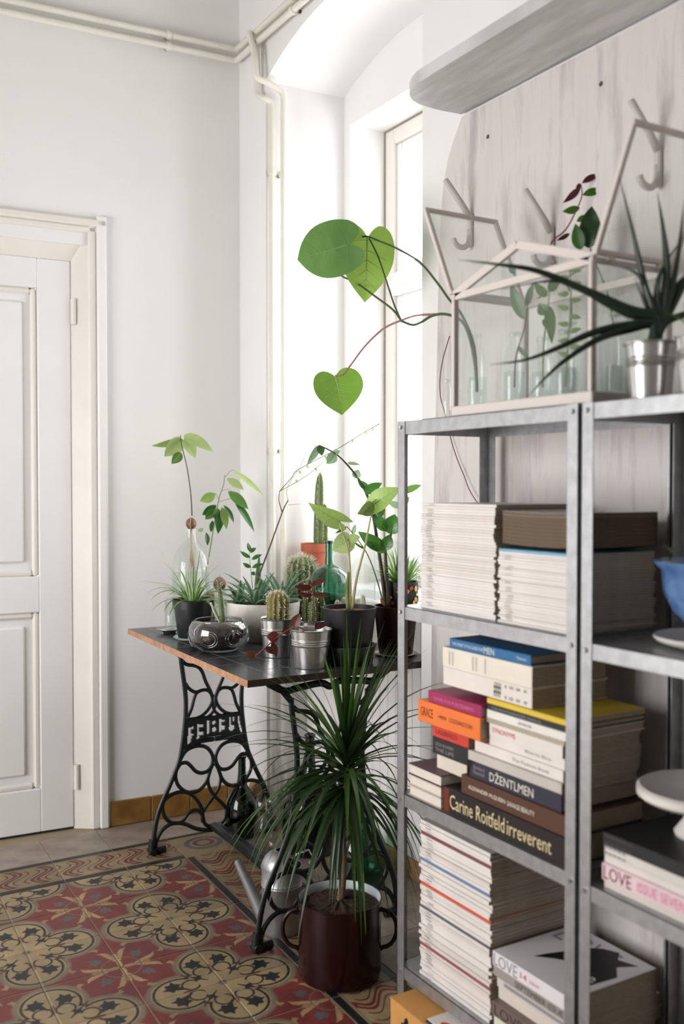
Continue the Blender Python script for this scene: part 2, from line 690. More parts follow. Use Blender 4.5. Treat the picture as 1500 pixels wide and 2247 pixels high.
DARKGAP = mat('frame_gap', (140, 136, 118), rough=.8)
wbox('seal_strip', (2.081, WY1 - .007, .873), (2.086, WY1 - .0005, 2.594), DARKGAP, .001)
wbox('seal_strip', (2.081, WY0, 2.594), (2.086, WY1 - .0005, 2.5995), DARKGAP, .001)
for a, b in (((WY1 - .06, .872), (WY1, 2.6)), ((WY0, .872), (WY0 + .055, 2.6))):
    wbox('frame_post', (2.085, a[0], a[1]), (2.15, b[0], b[1]), CREAM)
wbox('frame_head', (2.085, WY0 + .0552, 2.54), (2.15, WY1 - .0602, 2.6), CREAM)
wbox('frame_foot', (2.085, WY0 + .0552, .872), (2.15, WY1 - .0602, .93), CREAM)
wbox('transom_bar', (2.075, WY0 + .055, 1.965), (2.15, WY1 - .06, 2.05))
wbox('transom_moulding', (2.06, WY0 + .055, 1.99), (2.076, WY1 - .06, 2.02))
YM = (WY0 + WY1) / 2
for (z0, z1, bars) in ((.93, 1.965, (1.425, 1.465)), (2.05, 2.54, None)):
    for (y0, y1) in ((WY0 + .055, YM), (YM, WY1 - .06)):
        for (a0, a1, b0, b1) in ((y0, y0 + .035, z0, z1), (y1 - .035, y1, z0, z1), (y0 + .035, y1 - .035, z0, z0 + .035), (y0 + .035, y1 - .035, z1 - .035, z1)):
            wbox('sash', (2.10, a0, b0), (2.14, a1, b1))
        if bars:
            wbox('glazing_bar', (2.105, y0 + .035, bars[0]), (2.135, y1 - .035, bars[1]))
            spans = ((z0 + .035, bars[0]), (bars[1], z1 - .035))
        else:
            spans = ((z0 + .035, z1 - .035),)
        for c0, c1 in spans:
            wbox('pane', (2.118, y0 + .034, c0 - .001), (2.121, y1 - .034, c1 + .001), DIMPANE, .0005)
# the other window of the room, behind the photographer's left
w2 = bpy.data.objects.new('window_2', None)
COL.objects.link(w2)
tag(w2, kind='structure')
for (a, b) in (((1.2, .3), (1.26, 2.0)), ((2.84, .3), (2.9, 2.0)), ((1.26, .3), (2.84, .36)), ((1.26, 1.94), (2.84, 2.0)), ((2.02, .36), (2.08, 1.94))):
    MB().cbox((-1.70, a[0], a[1]), (-1.63, b[0], b[1]), .004).build('window_frame', PAINT, w2)
for (a, b) in ((1.26, 2.02), (2.08, 2.84)):
    MB().box((-1.668, a, .36), (-1.664, b, 1.94)).build('pane', PANE, w2)

# ------------------------------------------------------------------ door with casing
door = bpy.data.objects.new('door_1', None)
COL.objects.link(door)
tag(door, kind='structure')
door.matrix_world = BWM
DL = -.644


def dpart(name, a, b, m=PAINT, c=.003, par=None):
    return MB().cbox(a, b, c).build(name, m, par or door)


# leaf: stiles and rails round two sunk panels
dpart('stile', (DL - .115, .03, .008), (DL, .07, 2.045))
dpart('stile', (-1.46, .03, .008), (-1.345, .07, 2.045))
dpart('rail', (-1.345, .03, 1.94), (DL - .115, .07, 2.045))
dpart('rail', (-1.345, .03, .794), (DL - .115, .07, .922))
dpart('rail', (-1.345, .03, .008), (DL - .115, .07, .164))
for z0, z1 in ((.922, 1.94), (.164, .794)):
    xr, xl = DL - .115, -1.345
    pn = dpart('panel', (xl, .05, z0), (xr, .065, z1))
    k = .022
    for a, b in (((xr - k, z0), (xr, z1)), ((xl, z0), (xl + k, z1)), ((xl + k, z0), (xr - k, z0 + k)), ((xl + k, z1 - k), (xr - k, z1))):
        dpart('moulding', (a[0], .036, a[1]), (b[0], .052, b[1]), CREAM, .007, None)
    dpart('raised_field', (xl + .05, .038, z0 + .05), (xr - .05, .052, z1 - .05), PAINT, .009)
for z in (1.865, .19):
    h = MB()
    h.tube([(DL + .010, .022, z - .045), (DL + .010, .022, z + .045)], .0085, 10)
    h.tube([(DL + .010, .022, z - .002), (DL + .010, .022, z + .002)], .0094, 10)
    h.box((DL + .0, .024, z - .045), (DL + .018, .032, z + .045))
    h.build('hinge', CREAM, door, smooth=True, ang=40)
MB().box((-1.52, .04, 0), (DL, .09, .009)).build('threshold_gap', MATBLK, door)
# lining boards, splayed towards the leaf
ln = MB()
ln.add([(-.586, .0, 0), (-.586, 0, 2.144), (DL + .002, .034, 2.046), (DL + .002, .034, 0), (-.586, .1, 0), (-.586, .1, 2.144), (DL + .002, .1, 2.046), (DL + .002, .1, 0)],
       [(0, 1, 2, 3), (7, 6, 5, 4), (0, 4, 5, 1), (1, 5, 6, 2), (2, 6, 7, 3)])
ln.build('lining', CREAM, door)
ln = MB()
ln.add([(-.586, 0, 2.144), (-1.52, 0, 2.144), (-1.46, .034, 2.046), (DL + .002, .034, 2.046), (-.586, .1, 2.144), (-1.52, .1, 2.144), (-1.46, .1, 2.046), (DL + .002, .1, 2.046)],
       [(0, 1, 2, 3), (7, 6, 5, 4), (0, 4, 5, 1), (2, 6, 7, 3)])
ln.build('lining', CREAM, door)
for a, b, t in ((-.588, -.560, .014), (-.560, -.528, .024), (-.530, -.521, .008)):
    dpart('casing', (a, -t, 0), (b, .001, 2.146 + (a + .588) + (b - a)), CREAM if a < -.57 else PAINT, .005)
for a, b, t in ((2.144, 2.166, .014), (2.166, 2.192, .024)):
    dpart('casing', (-1.6, -t, a), (-.528, .001, b), CREAM, .005)

# ------------------------------------------------------------------ heating pipes and their clips
def pipe(name, label, pts, r=.0115):
    mb = MB()
    fine = []
    P = [V(p) for p in pts]
    for i, p in enumerate(P):
        if 0 < i < len(P) - 1:
            a, b = (P[i - 1] - p), (P[i + 1] - p)
            k = min(.02, a.length * .4, b.length * .4)
            for t in (0, .25, .5, .75, 1):
                A, B = p + a.normalized() * k, p + b.normalized() * k
                fine.append(A.lerp(p, t).lerp(p.lerp(B, t), t))
        else:
            fine.append(p)
    mb.tube(fine, r, 12)
    o = mb.build(name, PIPE, None, smooth=True, ang=60)
    return tag(o, label, 'pipe', 'heating pipes')


def bw(x, d, z):
    return BWM @ V((x, -d, z))


pipe('heating_pipe', 'upper of the two white pipes running along the back wall', [bw(-3.2, .03, 2.892), bw(-.03, .03, 2.892), (1.572, 3.40, 2.888), (1.572, 1.0, 2.888)])
pipe('heating_pipe', 'lower of the two white pipes running along the back wall', [bw(-3.2, .03, 2.850), bw(-.035, .03, 2.850), (1.572, 3.40, 2.848), (1.572, 1.0, 2.848)])
pipe('heating_pipe', 'white riser pipe further from the window, jogging round the niche corner', [(1.574, 3.25, 2.86), (1.574, 3.245, 2.66), (1.574, 3.203, 2.638), (1.612, 3.203, 2.628), (1.613, 3.203, .03)])
pipe('heating_pipe', 'white riser pipe nearer the window, jogging round the niche corner', [(1.55, 3.26, 2.885), (1.546, 3.212, 2.80), (1.546, 3.198, 2.70), (1.59, 3.19, 2.69), (1.652, 3.19, 2.668), (1.652, 3.197, .03)])
CLIPD = mat('clip_dark', (70, 68, 56), rough=.6)


def clip(label, c, ax, wall):
    t = thing('pipe_clip', label, 'pipe clip', c)
    ax, wall = V(ax), V(wall)
    MB().tube([ax * -.008, ax * .008], .016, 12).build('collar', PIPE, t, smooth=True, ang=50)
    MB().tube([wall * .008, wall * .034], .006, 8).build('bolt', CLIPD, t)
    return t


e = (BWM.to_3x3() @ V((1, 0, 0)))
n = (BWM.to_3x3() @ V((0, 1, 0)))
clip('dark bolted clip holding the upper pipe on the back wall', bw(-.296, .03, 2.892), e, n)
clip('dark bolted clip holding the lower pipe on the back wall', bw(-.296, .03, 2.850), e, n)
clip('clip on the upper pipe above the window arch', (1.572, 2.96, 2.888), (0, 1, 0), (1, 0, 0))
clip('clip on the lower pipe above the window arch', (1.572, 2.96, 2.848), (0, 1, 0), (1, 0, 0))
clip('upper clip on the riser further from the window', (1.613, 3.203, 2.375), (0, 0, 1), (0, 1, 0))
clip('upper clip on the riser nearer the window', (1.652, 3.197, 2.375), (0, 0, 1), (0, 1, 0))
clip('lower clip on the riser further from the window', (1.613, 3.203, 1.37), (0, 0, 1), (0, 1, 0))
clip('lower clip on the riser nearer the window', (1.652, 3.197, 1.37), (0, 0, 1), (0, 1, 0))
# ------------------------------------------------------------------ shelving units
def shelf_unit(label, y0, y1, zs):
    """galvanised slotted unit: four angle posts, shelves with turned-down lips, bolts"""
    t = thing('shelving_unit', label, 'shelf unit', (1.285, (y0 + y1) / 2, 0), 'galvanised shelving units')
    L, D, H = (y1 - y0) / 2, .27, 1.392
    for sx in (0, 1):
        for sy in (-1, 1):
            x = 0 if sx == 0 else D
            y = sy * L
            mb = MB()
            k = 1 if sx == 0 else -1
            mb.box((min(x, x + k * .0016), min(y, y - sy * .028), 0), (max(x, x + k * .0016), max(y, y - sy * .028), H))
            mb.box((min(x, x + k * .028), min(y, y - sy * .0016), 0), (max(x, x + k * .028), max(y, y - sy * .0016), H))
            po = mb.build('post', GALV, t)
            for z in zs:
                b = MB()
                xx = x - k * .0015
                b.tube([(xx + k * .001, y - sy * .014, z - .014), (xx - k * .003, y - sy * .014, z - .014)], [.0055, .004], 8)
                b.build('bolt', ZINC, po)
    for z in zs:
        s = MB()
        a, b = -L + .002, L - .002
        s.box((.0018, a, z - .0015), (D - .0018, b, z))
        s.box((.0018, a, z - .030), (.0032, b, z))
        s.box((D - .0032, a, z - .030), (D - .0018, b, z))
        s.box((.0018, a, z - .030), (D - .0018, a + .0014, z))
        s.box((.0018, b - .0014, z - .030), (D - .0018, b, z))
        s.box((.0032, a, z - .030), (.014, b, z - .0288))
        s.build('shelf', GALV, t)
    return t


U1Z = (.115, .523, .962, 1.392)
U2Z = (.10, .518, .958, 1.392)
shelf_unit('galvanised steel shelving unit nearer the window, full of magazines and books', 1.317, 1.904, U1Z)
shelf_unit('galvanised steel shelving unit cut off by the edge of the photo', .722, 1.3085, U2Z)

# ------------------------------------------------------------------ lettering
GLY = {}


def text(parent, name, body, w, h, O, U, W, m, off=.0006):
    """flat lettering in the box O + [0,w]*U + [0,h]*W"""
    if body not in GLY:
        c = bpy.data.curves.new(name, 'FONT')
        c.body = body
        c.resolution_u = 2
        o = bpy.data.objects.new(name, c)
        me = bpy.data.meshes.new_from_object(o)
        bpy.data.objects.remove(o)
        bpy.data.curves.remove(c)
        vs = [v.co.copy() for v in me.vertices]
        fs = [tuple(p.vertices) for p in me.polygons]
        bpy.data.meshes.remove(me)
        GLY[body] = (vs, fs)
    vs, fs = GLY[body]
    x0, y0 = min(v.x for v in vs), min(v.y for v in vs)
    sx, sy = w / max(max(v.x for v in vs) - x0, .01), h / max(max(v.y for v in vs) - y0, .01)
    U, W, O = V(U), V(W), V(O)
    N = U.cross(W).normalized() * off
    mb = MB()
    mb.add([O + U * ((v.x - x0) * sx) + W * ((v.y - y0) * sy) + N for v in vs], fs)
    return mb.build(name, m, parent)


INKW = mat('white_ink', (232, 228, 216), rough=.6)
INKC = mat('cream_ink', (222, 204, 160), rough=.6)
INKD = mat('dark_ink', (60, 52, 50), rough=.6)
INKG = mat('grey_ink', (150, 146, 150), rough=.6)
INKR = mat('red_ink', (206, 56, 74), rough=.6)
INKP = mat('pink_ink', (220, 120, 150), rough=.6)
INKBR = mat('brown_ink', (120, 44, 20), rough=.6)
CM = {}


def cover(c, rough=.45):
    if c not in CM:
        CM[c] = mat('cover_%02x%02x%02x' % c, c, rough=rough, var=.04, vs=15)
    return CM[c]


PAGED = mat('page_edges', (196, 184, 166), rough=.85, col2=(150, 138, 120), vs=60, stretch=(1, 1, 60))
UY, UZ = (0, -1, 0), (0, 0, 1)


def book(name, label, x0, x1, y0, y1, z0, z1, col, cat='book', group=None, hard=True, spine='front', pages=PAGED, sag=0.0, rz=0.0, spinecol=None):
    """book lying flat, spine towards the room (front) or pages towards the room (back)"""
    c = V(((x0 + x1) / 2, (y0 + y1) / 2, z0))
    t = thing(name, label, cat, c, group)
    t.rotation_euler = (0, 0, rz)
    a, b, h = (x1 - x0) / 2, abs(y1 - y0) / 2, z1 - z0
    k = .0025 if hard else .0004
    k = min(k, h * .2)
    i = .003 if hard else .0004

    def slab(X0, X1, Y0, Y1, Z0, Z1):
        if not sag:
            return MB().cbox((X0, Y0, Z0), (X1, Y1, Z1), min(.0012, (Z1 - Z0) * .3))
        mb = MB()
        n = 10
        vs = []
        for q in range(n + 1):
            yy = Y0 + (Y1 - Y0) * q / n
            for xx in (X0, X1):
                fx = (xx + a) / (2 * a)
                dz = -sag * (1 - ((yy) / b) ** 2) * (.25 + .75 * fx)
                vs += [(xx, yy, Z0 + dz), (xx, yy, Z1 + dz)]
        fs = []
        for q in range(n):
            o, p = q * 4, q * 4 + 4
            fs += [(o, p, p + 1, o + 1), (o + 2, o + 3, p + 3, p + 2), (o + 1, p + 1, p + 3, o + 3), (o, o + 2, p + 2, p)]
        fs += [(0, 1, 3, 2), (n * 4, n * 4 + 2, n * 4 + 3, n * 4 + 1)]
        return mb.add(vs, fs)
    cm = cover(col)
    slab(-a, a, -b, b, 0, k).build('cover', cm, t)
    slab(-a, a, -b, b, h - k, h).build('cover', cm, t)
    sg = -1 if spine == 'front' else 1
    e = .0022 if hard else .0012
    if not sag:
        if sg < 0:
            MB().cbox((-a - .0004, -b, 0), (-a + e, b, h), min(.002, h * .3)).build('spine', cover(spinecol) if spinecol else cm, t)
        else:
            MB().cbox((a - e, -b, 0), (a + .0004, b, h), min(.002, h * .3)).build('spine', cover(spinecol) if spinecol else cm, t)
        px0, px1 = (-a + e, a - i) if sg < 0 else (-a + i, a - e)
        MB().box((px0, -b + i, k), (px1, b - i, h - k)).build('page_block', pages, t)
    else:
        slab(-a + i, a - i, -b + i, b - i, k, h - k).build('page_block', pages, t)
    t['bk'] = 1
    return t, a, b, h


def spine_text(bk, body, f0, f1, g0, g1, m):
    t, a, b, h = bk
    L = 2 * b
    text(t, 'lettering', body, L * (f1 - f0), h * (g1 - g0), (-a - .0004, b - L * f0, h * g0), UY, UZ, m)


# magazines in tall white-spined piles, unit near the window
rnd = random.Random(3)
MAGW = [(226, 220, 214), (232, 227, 222), (220, 214, 207), (229, 224, 220)]
DKPAGE = mat('dim_page_edges', (120, 104, 84), rough=.9, col2=(84, 70, 56), vs=50, stretch=(1, 1, 60))


def pile(n, x0, x1, y0, y1, z0, z1, label, group, specials=None, jitter=.003, sub=True):
    z = z0
    for i in range(n):
        h = (z1 - z0) / n
        c = rnd.choice(MAGW)
        sp = (specials or {}).get(i)
        j, jy = rnd.uniform(-jitter, jitter), rnd.uniform(-jitter, jitter)
        lb = label
        if sp:
            lb = sp[0]
            c = sp[1]
        bk = book('magazine', lb, x0 + j, x1 + j, y0 + jy, y1 + jy, z + .0001, z + h - .0002, c, 'magazine', group, hard=False, spinecol=c, pages=PAGED)
        if not sp and rnd.random() < .75:
            text(bk[0], 'lettering', '|||||||||', bk[2] * .16, bk[3] * .45, (-bk[1] - .0004, bk[2] * (.80 + rnd.uniform(-.02, .02)), bk[3] * .25), UY, UZ, INKD if rnd.random() < .6 else INKG)
        z += h
    return z


pile(40, 1.305, 1.515, 1.575, 1.838, .9625, 1.203, 'white-spined magazine in the tallest pile, on the shelf level with the table pots', 'tallest white magazine pile')
pile(28, 1.303, 1.513, 1.338, 1.560, .9625, 1.114, 'white-spined magazine in the pile beside the tallest one, below the brown page edges', 'second white magazine pile',
     {27: ('white magazine with a pale blue edge, on the white pile under brown page edges', (120, 176, 206))})
z = 1.1145
for i in range(9):
    last = i == 8
    lab = 'top magazine with sagging pale cover above the brown page edges' if last else 'magazine with brown page edges facing out, sagging above the blue edge'
    book('magazine', lab, 1.312, 1.52, 1.338, 1.560, z + .0100, z + .0100 + .0072, (206, 198, 196) if last else (98, 80, 60), 'magazine', None if last else 'brown-edged magazines', hard=False, pages=DKPAGE, sag=.012)
    z += .0074
pile(46, 1.302, 1.512, 1.580, 1.832, .1155, .474, 'white-spined magazine in the tall pile on the lowest shelf', 'lowest white magazine pile',
     {27: ('magazine with a bright orange-red spine in the lowest white pile', (214, 84, 52)), 34: ('magazine with a slate blue spine in the lowest white pile', (110, 136, 168)),
      20: ('magazine with a dark grey spine in the lowest white pile', (92, 96, 104)), 9: ('magazine with a thin wine-red spine low in the lowest pile', (150, 84, 92)), 42: ('magazine with a maroon spine near the top of the lowest pile', (128, 78, 80))}, jitter=.004)

# books on the middle shelf: right-hand column
S3 = .5235
zc = S3


def col(name, label, y0, y1, th, c, txt=None, dx=0.0, **kw):
    global zc
    b = book(name, label, 1.294 + dx, 1.50 + dx, y0, y1, zc, zc + th - .0004, c, **kw)
    zc += th
    for q in (txt or []):
        spine_text(b, *q)
    return b


b = col('book', 'thick black book lettered Carine Roitfeld irreverent, lowest on the middle shelf', 1.352, 1.733, .055, (30, 22, 20), [('Carine Roitfeld', .06, .54, .22, .80, INKC), ('irreverent', .56, .90, .22, .74, INKC)])
MB().cbox((-b[1] - .0008, b[2] - .02, .001), (-b[1] + .001, b[2] - .001, .053), .0005).build('spine_end', cover((110, 40, 26)), b[0])
col('book', 'brown hardback lettered Alexander McQueen above the thick black book', 1.352, 1.676, .041, (84, 52, 36), [('ALEXANDER McQUEEN', .08, .45, .36, .60, INKW), ('SAVAGE BEAUTY', .47, .72, .36, .60, INKW)], dx=.004)
b = col('book', 'navy-spined hardback lettered DŽENTLMEN under a pale grey jacket', 1.372, 1.652, .040, (44, 44, 60), [('DŽENTLMEN', .24, .72, .2, .78, INKW), ('Bernhard', .05, .18, .52, .72, INKG), ('Roetzel', .05, .18, .26, .46, INKG)], dx=.008)
col('book', 'pale grey hardback with a rounded spine on the navy book', 1.362, 1.645, .021, (190, 184, 178), None, dx=-.002, spinecol=(196, 190, 182))
for i, (th, y1, dx, tx) in enumerate(((.0225, 1.632, .006, [('The Fashion Book', .45, .86, .3, .62, INKG)]), (.0225, 1.589, .010, [('Blow by Blow', .5, .84, .3, .66, INKG)]), (.025, 1.582, .004, [('SYNONYMS', .05, .38, .3, .72, INKR)]))):
    col('book', ('lowest', 'middle', 'topmost')[i] + ' of three white paperbacks above the rounded grey book', 1.366, y1, th, (228, 222, 214), tx, dx, group='white paperbacks', hard=False)
col('book', 'thin cream paperback with bare page edges under the white hardback', 1.362, 1.592, .010, (206, 196, 178), None, .004, hard=False, spine='back')
col('book', 'white hardback just below the black spine', 1.350, 1.588, .018, (232, 228, 222), [('BOUDOIR', .42, .58, .34, .6, INKD)], .002)
col('book', 'slim black-spined book under the yellow one', 1.348, 1.583, .013, (36, 36, 38), [('THE PHOTOGRAPHERS ANNUAL', .06, .7, .25, .7, INKG)], .0)
col('book', 'slim yellow book lying over the black spine', 1.348, 1.585, .0115, (220, 190, 60), None, .0, hard=False)
ztop = zc
# left-hand column
zc = S3
for i, (th, c) in enumerate(((.025, (190, 176, 160)), (.024, (196, 184, 170)), (.026, (74, 26, 42)))):
    col('book', ('lowest book of the low trio with page edges showing by the shelf end', 'middle book of the low trio with page edges showing by the shelf end', 'burgundy-covered book topping the low trio by the shelf end')[i], 1.742, 1.868, th, c, None, -.002, spine='back', pages=PAPER)
col('book', 'white booklet with a yellow corner between burgundy and black books', 1.690, 1.800, .045, (226, 216, 200), None, .03)
col('book', 'thick black paperback under the red one', 1.648, 1.775, .038, (28, 30, 32), [('LEIGH BOWERY', .08, .62, .52, .72, INKG), ('THE LIFE', .08, .62, .2, .4, INKG)], .0, hard=False)
col('book', 'bright red paperback below the thick orange book', 1.646, 1.775, .028, (206, 58, 48), [('LAGERFELD', .1, .7, .3, .66, INKBR)], .0, hard=False)
b = col('book', 'thick orange hardback lettered GRACE sticking out on the left', 1.592, 1.815, .049, (236, 120, 48), [('GRACE', .05, .26, .3, .72, INKBR), ('A MEMOIR', .34, .48, .42, .58, INKBR), ('CODDINGTON', .52, .88, .40, .60, INKBR)], -.012)
col('book', 'magenta hardback lying on the thick orange book', 1.592, 1.782, .026, (158, 26, 88), [('DIANE VON FURSTENBERG', .12, .86, .3, .62, INKP)], -.008)
zc = max(zc, ztop) + .0005
b = col('book', 'lower of two thick cream books under the blue one', 1.452, 1.742, .040, (226, 220, 210), None, .004)
for q, (f0, f1) in enumerate(((.60, .68), (.72, .74), (.77, .81), (.84, .88), (.92, .95))):
    text(b[0], 'lettering', '#####' if q == 0 else '::::', b[2] * 2 * (f1 - f0), .030, (-b[1] - .0004, b[2] - 2 * b[2] * f0, .005), UY, UZ, INKD if q == 0 else INKG)
b = col('book', 'upper of two thick cream books under the blue one', 1.450, 1.742, .044, (230, 222, 206), None, .002)
for q, f0 in enumerate((.08, .12, .36, .40, .50)):
    text(b[0], 'lettering', 'Illlllll', b[2] * .04, .030, (-b[1] - .0004, b[2] - 2 * b[2] * f0, .007), UY, UZ, INKG)
b = col('book', 'blue hardback on top of the middle shelf pile', 1.458, 1.722, .021, (28, 104, 158), [('THE STREET STYLE GUIDE FOR', .04, .44, .34, .66, INKW), ('MEN', .45, .58, .2, .84, INKW), ('Thames', .84, .95, .36, .64, INKW)], .006)

# LOVE magazines on the lowest shelf, second pile
zc = .1155
def lov(label, th, c, tx, dx=0.0, **kw):
    b = book('magazine', label, 1.30 + dx, 1.53 + dx, 1.338, 1.566, zc0[0], zc0[0] + th - .0003, c, 'magazine', 'thick magazines on the lowest shelf', hard=False, spinecol=c, **kw)
    zc0[0] += th
    for q in tx:
        spine_text(b, *q)
    return b


zc0 = [.1155]
lov('thick white magazine with a lime corner, lowest of the LOVE pile', .030, (224, 220, 206), [])
lov('grey-brown magazine lettered LOVE low in its pile', .030, (110, 98, 92), [('LOVE', .04, .42, .12, .88, INKD)], -.006)
lov('cream magazine between the two lower LOVE issues', .026, (218, 210, 198), [], .012)
lov('pale magazine with faint lines above the cream one', .026, (212, 206, 200), [('__________', .1, .9, .3, .6, INKG)], .008)
lov('dark-lettered grey magazine just under the top LOVE issue', .022, (158, 152, 146), [('SEPTEMBER ISSUE', .3, .9, .2, .75, INKD)], -.002)
topl = lov('white LOVE magazine with a black figure on its cover, topping the pile', .030, (226, 224, 226), [('LOVE', .02, .34, .08, .92, INKG), ('14', .38, .46, .3, .7, INKR), ('issue', .5, .62, .35, .6, INKP)], -.004)
t, a, b, h = topl
INKB = mat('black_ink', (18, 18, 20), rough=.5)
blob = [(-.05, -.095), (-.02, -.06), (.0, -.02), (-.03, .02), (-.06, .05), (-.03, .045), (.02, .03), (.05, .06), (.07, .05), (.06, .02), (.085, .0), (.1, -.03), (.075, -.05), (.09, -.09), (.05, -.07), (.02, -.10)]
MB().prism([(y, x) for x, y in blob], (0, 0, h + .0001), (0, 1, 0), (1, 0, 0), (0, 0, .0003)).build('cover_print', INKB, t)
text(t, 'lettering', 'ate', .05, .026, (-.055, -.045, h + .0006), (.35, -.936, 0), (.936, .35, 0), INKW, .0)
text(t, 'lettering', 'LOVE', .15, .06, (.035, .10, h + .0001), (0, -1, 0), (1, 0, 0), INKG, .0002)

# second unit: magazines on the third shelf and lowest shelf
zc0 = [.5185]


def mag2(label, th, c, tx=(), y0=1.03, y1=1.262, dx=0.0):
    b = book('magazine', label, 1.302 + dx, 1.53 + dx, y0, y1, zc0[0], zc0[0] + th - .0003, c, 'magazine', 'magazines in the cut-off unit', hard=False, spinecol=c)
    zc0[0] += th
    for q in tx:
        spine_text(b, *q)
    return b


mag2('white magazine at the foot of the pile with the pink LOVE', .016, (214, 208, 200))
mag2('pink-lettered LOVE magazine in the cut-off unit', .030, (228, 204, 210), [('LOVE', .02, .30, .1, .9, INKBR), ('ISSUE SEVEN', .36, .8, .2, .8, INKP)], dx=-.006)
mag2('white magazine on the pink-lettered LOVE', .014, (220, 214, 208))
mag2('white magazine with a grey end under the black cover', .018, (216, 212, 206), [('=====', .0, .22, .1, .9, INKG)])
mag2('black-covered magazine topping the pile in the cut-off unit', .024, (26, 28, 30), [('=====', .02, .3, .1, .9, INKD)], dx=-.004)
zc0 = [.1005]
mag2('white magazine lowest in the cut-off unit', .04, (206, 200, 192), [('LIFE', .05, .3, .2, .8, INKG)], y0=1.0, y1=1.24)
b = mag2('dark magazine with orange blossoms on its cover', .03, (48, 22, 24), [], y0=1.0, y1=1.25)
ORG = mat('orange_print', (176, 92, 48), rough=.6)
for i in range(7):
    cx, cy, s = rnd.uniform(-.09, .05), rnd.uniform(-.09, .08), rnd.uniform(.010, .02)
    MB().prism([(cx + s * (1 + .35 * math.sin(5 * k * PI / 10)) * math.cos(k * PI / 10), cy + s * (1 + .35 * math.sin(5 * k * PI / 10)) * math.sin(k * PI / 10)) for k in range(20)], (0, 0, b[3] + .0001), (1, 0, 0), (0, 1, 0), (0, 0, .0003)).build('cover_print', ORG, b[0])

# white footed dish on the black magazine; blue planter with saucer
zt = .5185 + .102
dc = V((1.43, 1.155, zt))
d = MB().lathe([(.0, .0), (.045, 0), (.047, .006), (.03, .03), (.03, .052), (.07, .062), (.105, .066), (.112, .072), (.112, .084), (.106, .088), (.09, .082), (0, .078)], 48, close=False)
tag(d.build('footed_dish', mat('white_enamel', (228, 224, 218), rough=.3), None, smooth=True, loc=dc, ang=40), 'white footed dish on the black magazine in the cut-off unit', 'dish')
sc_ = V((1.425, 1.125, .9584))
tag(MB().lathe([(0, .0), (.06, 0), (.098, .012), (.104, .018), (.104, .022), (.097, .020), (.06, .009), (0, .008)], 48).build('saucer', CERAM, None, smooth=True, loc=sc_, ang=50), 'cream saucer under the blue planter', 'saucer')
bl = thing('planter', 'glazed blue pedestal planter with seedlings in the cut-off unit', 'planter', sc_ + V((0, 0, .0095)))
BLUE = mat('blue_glaze', (104, 142, 190), rough=.15, col2=(74, 112, 168), vs=30, coat=.6)
MB().lathe([(0, 0), (.045, 0), (.048, .01), (.046, .03), (.072, .055), (.088, .09), (.092, .128), (.103, .137), (.105, .143), (.098, .144), (.088, .132), (.085, .11), (0, .11)], 48).build('bowl', BLUE, bl, smooth=True, ang=50)
MB().lathe([(.090, .126), (0, .130)], 32).build('soil', mat('pale_gravel', (170, 156, 140), rough=.9, var=.2, vs=90), bl)
SPR = leafmat('seedling_green', (62, 96, 44))
for k in range(9):
    a = k * .7 + 1.8
    r = .05 + .03 * (k % 2)
    s = MB()
    for q in range(5):
        an = a + q * 1.25
        p = V((r * math.cos(a), r * math.sin(a), .135 + .006 * q))
        s.add([p, p + V((.012 * math.cos(an), .012 * math.sin(an), .012)), p + V((.012 * math.cos(an + .7), .012 * math.sin(an + .7), .012)), p + V((.02 * math.cos(an + .35), .02 * math.sin(an + .35), .008))], [(0, 1, 3, 2)])
    s.build('seedling', SPR, bl)

# ------------------------------------------------------------------ cardboard box and cases below the lowest shelf
cb = thing('cardboard_box', 'tan cardboard box with black printed figures pushed under the lowest shelf', 'box', (1.37, 1.62, 0))
CARD = mat('cardboard', (206, 150, 84), rough=.8, var=.06, vs=20)
MB().cbox((-.15, -.22, .0005), (.15, .215, .078), .002).build('carton', CARD, cb)
MB().cbox((-.151, -.221, .0775), (.151, .0, .0795), .0006).build('flap', CARD, cb)
MB().cbox((-.151, .002, .0775), (.151, .216, .0795), .0006).build('flap', CARD, cb)
fig = [(.0, .0), (.006, .018), (.0, .03), (.012, .034), (.014, .045), (.022, .05), (.028, .044), (.026, .036), (.05, .03), (.07, .04), (.06, .02), (.04, .016), (.036, .0)]
for o in (.12, .03):
    MB().prism(fig, (-.1504, o + .05, .012), (0, -1, 0), (0, 0, 1), (-.0006, 0, 0)).build('printed_figure', INKB, cb)
zc = .0797
for i, (c, lb) in enumerate((((40, 40, 44), 'thin dark sleeve lying on the cardboard box'), ((222, 216, 210), 'thin white sleeve with a red print lying on the cardboard box'))):
    b = book('record_sleeve', lb, 1.228 + .006 * i, 1.353 + .006 * i, 1.585, 1.71, zc, zc + .0024, c, 'sleeve', 'thin sleeves on the box', hard=False)
    zc += .0025
MB().prism([(-.045 + .014 * math.cos(k * PI / 8), .034 * math.sin(k * PI / 8)) for k in range(16)], (0, 0, .00245), (1, 0, 0), (0, 1, 0), (0, 0, .0002)).build('cover_print', INKR, b[0])
# ------------------------------------------------------------------ sewing-machine table
FY = 3.14                       # plane of the far iron end frame
FMX = 1.352                     # its axis of symmetry
TZ = .745
tb = thing('sewing_table', 'cast-iron treadle sewing table with a dark board top, under the potted plants', 'table', (1.352, 2.78, 0))
tl = V((1.352, 2.78, 0))


def fr(cx, cy):
    p = AY(320 + cx / 4.886, 1440 + cy / 4.886, FY)
    return p.x - FMX, p.z


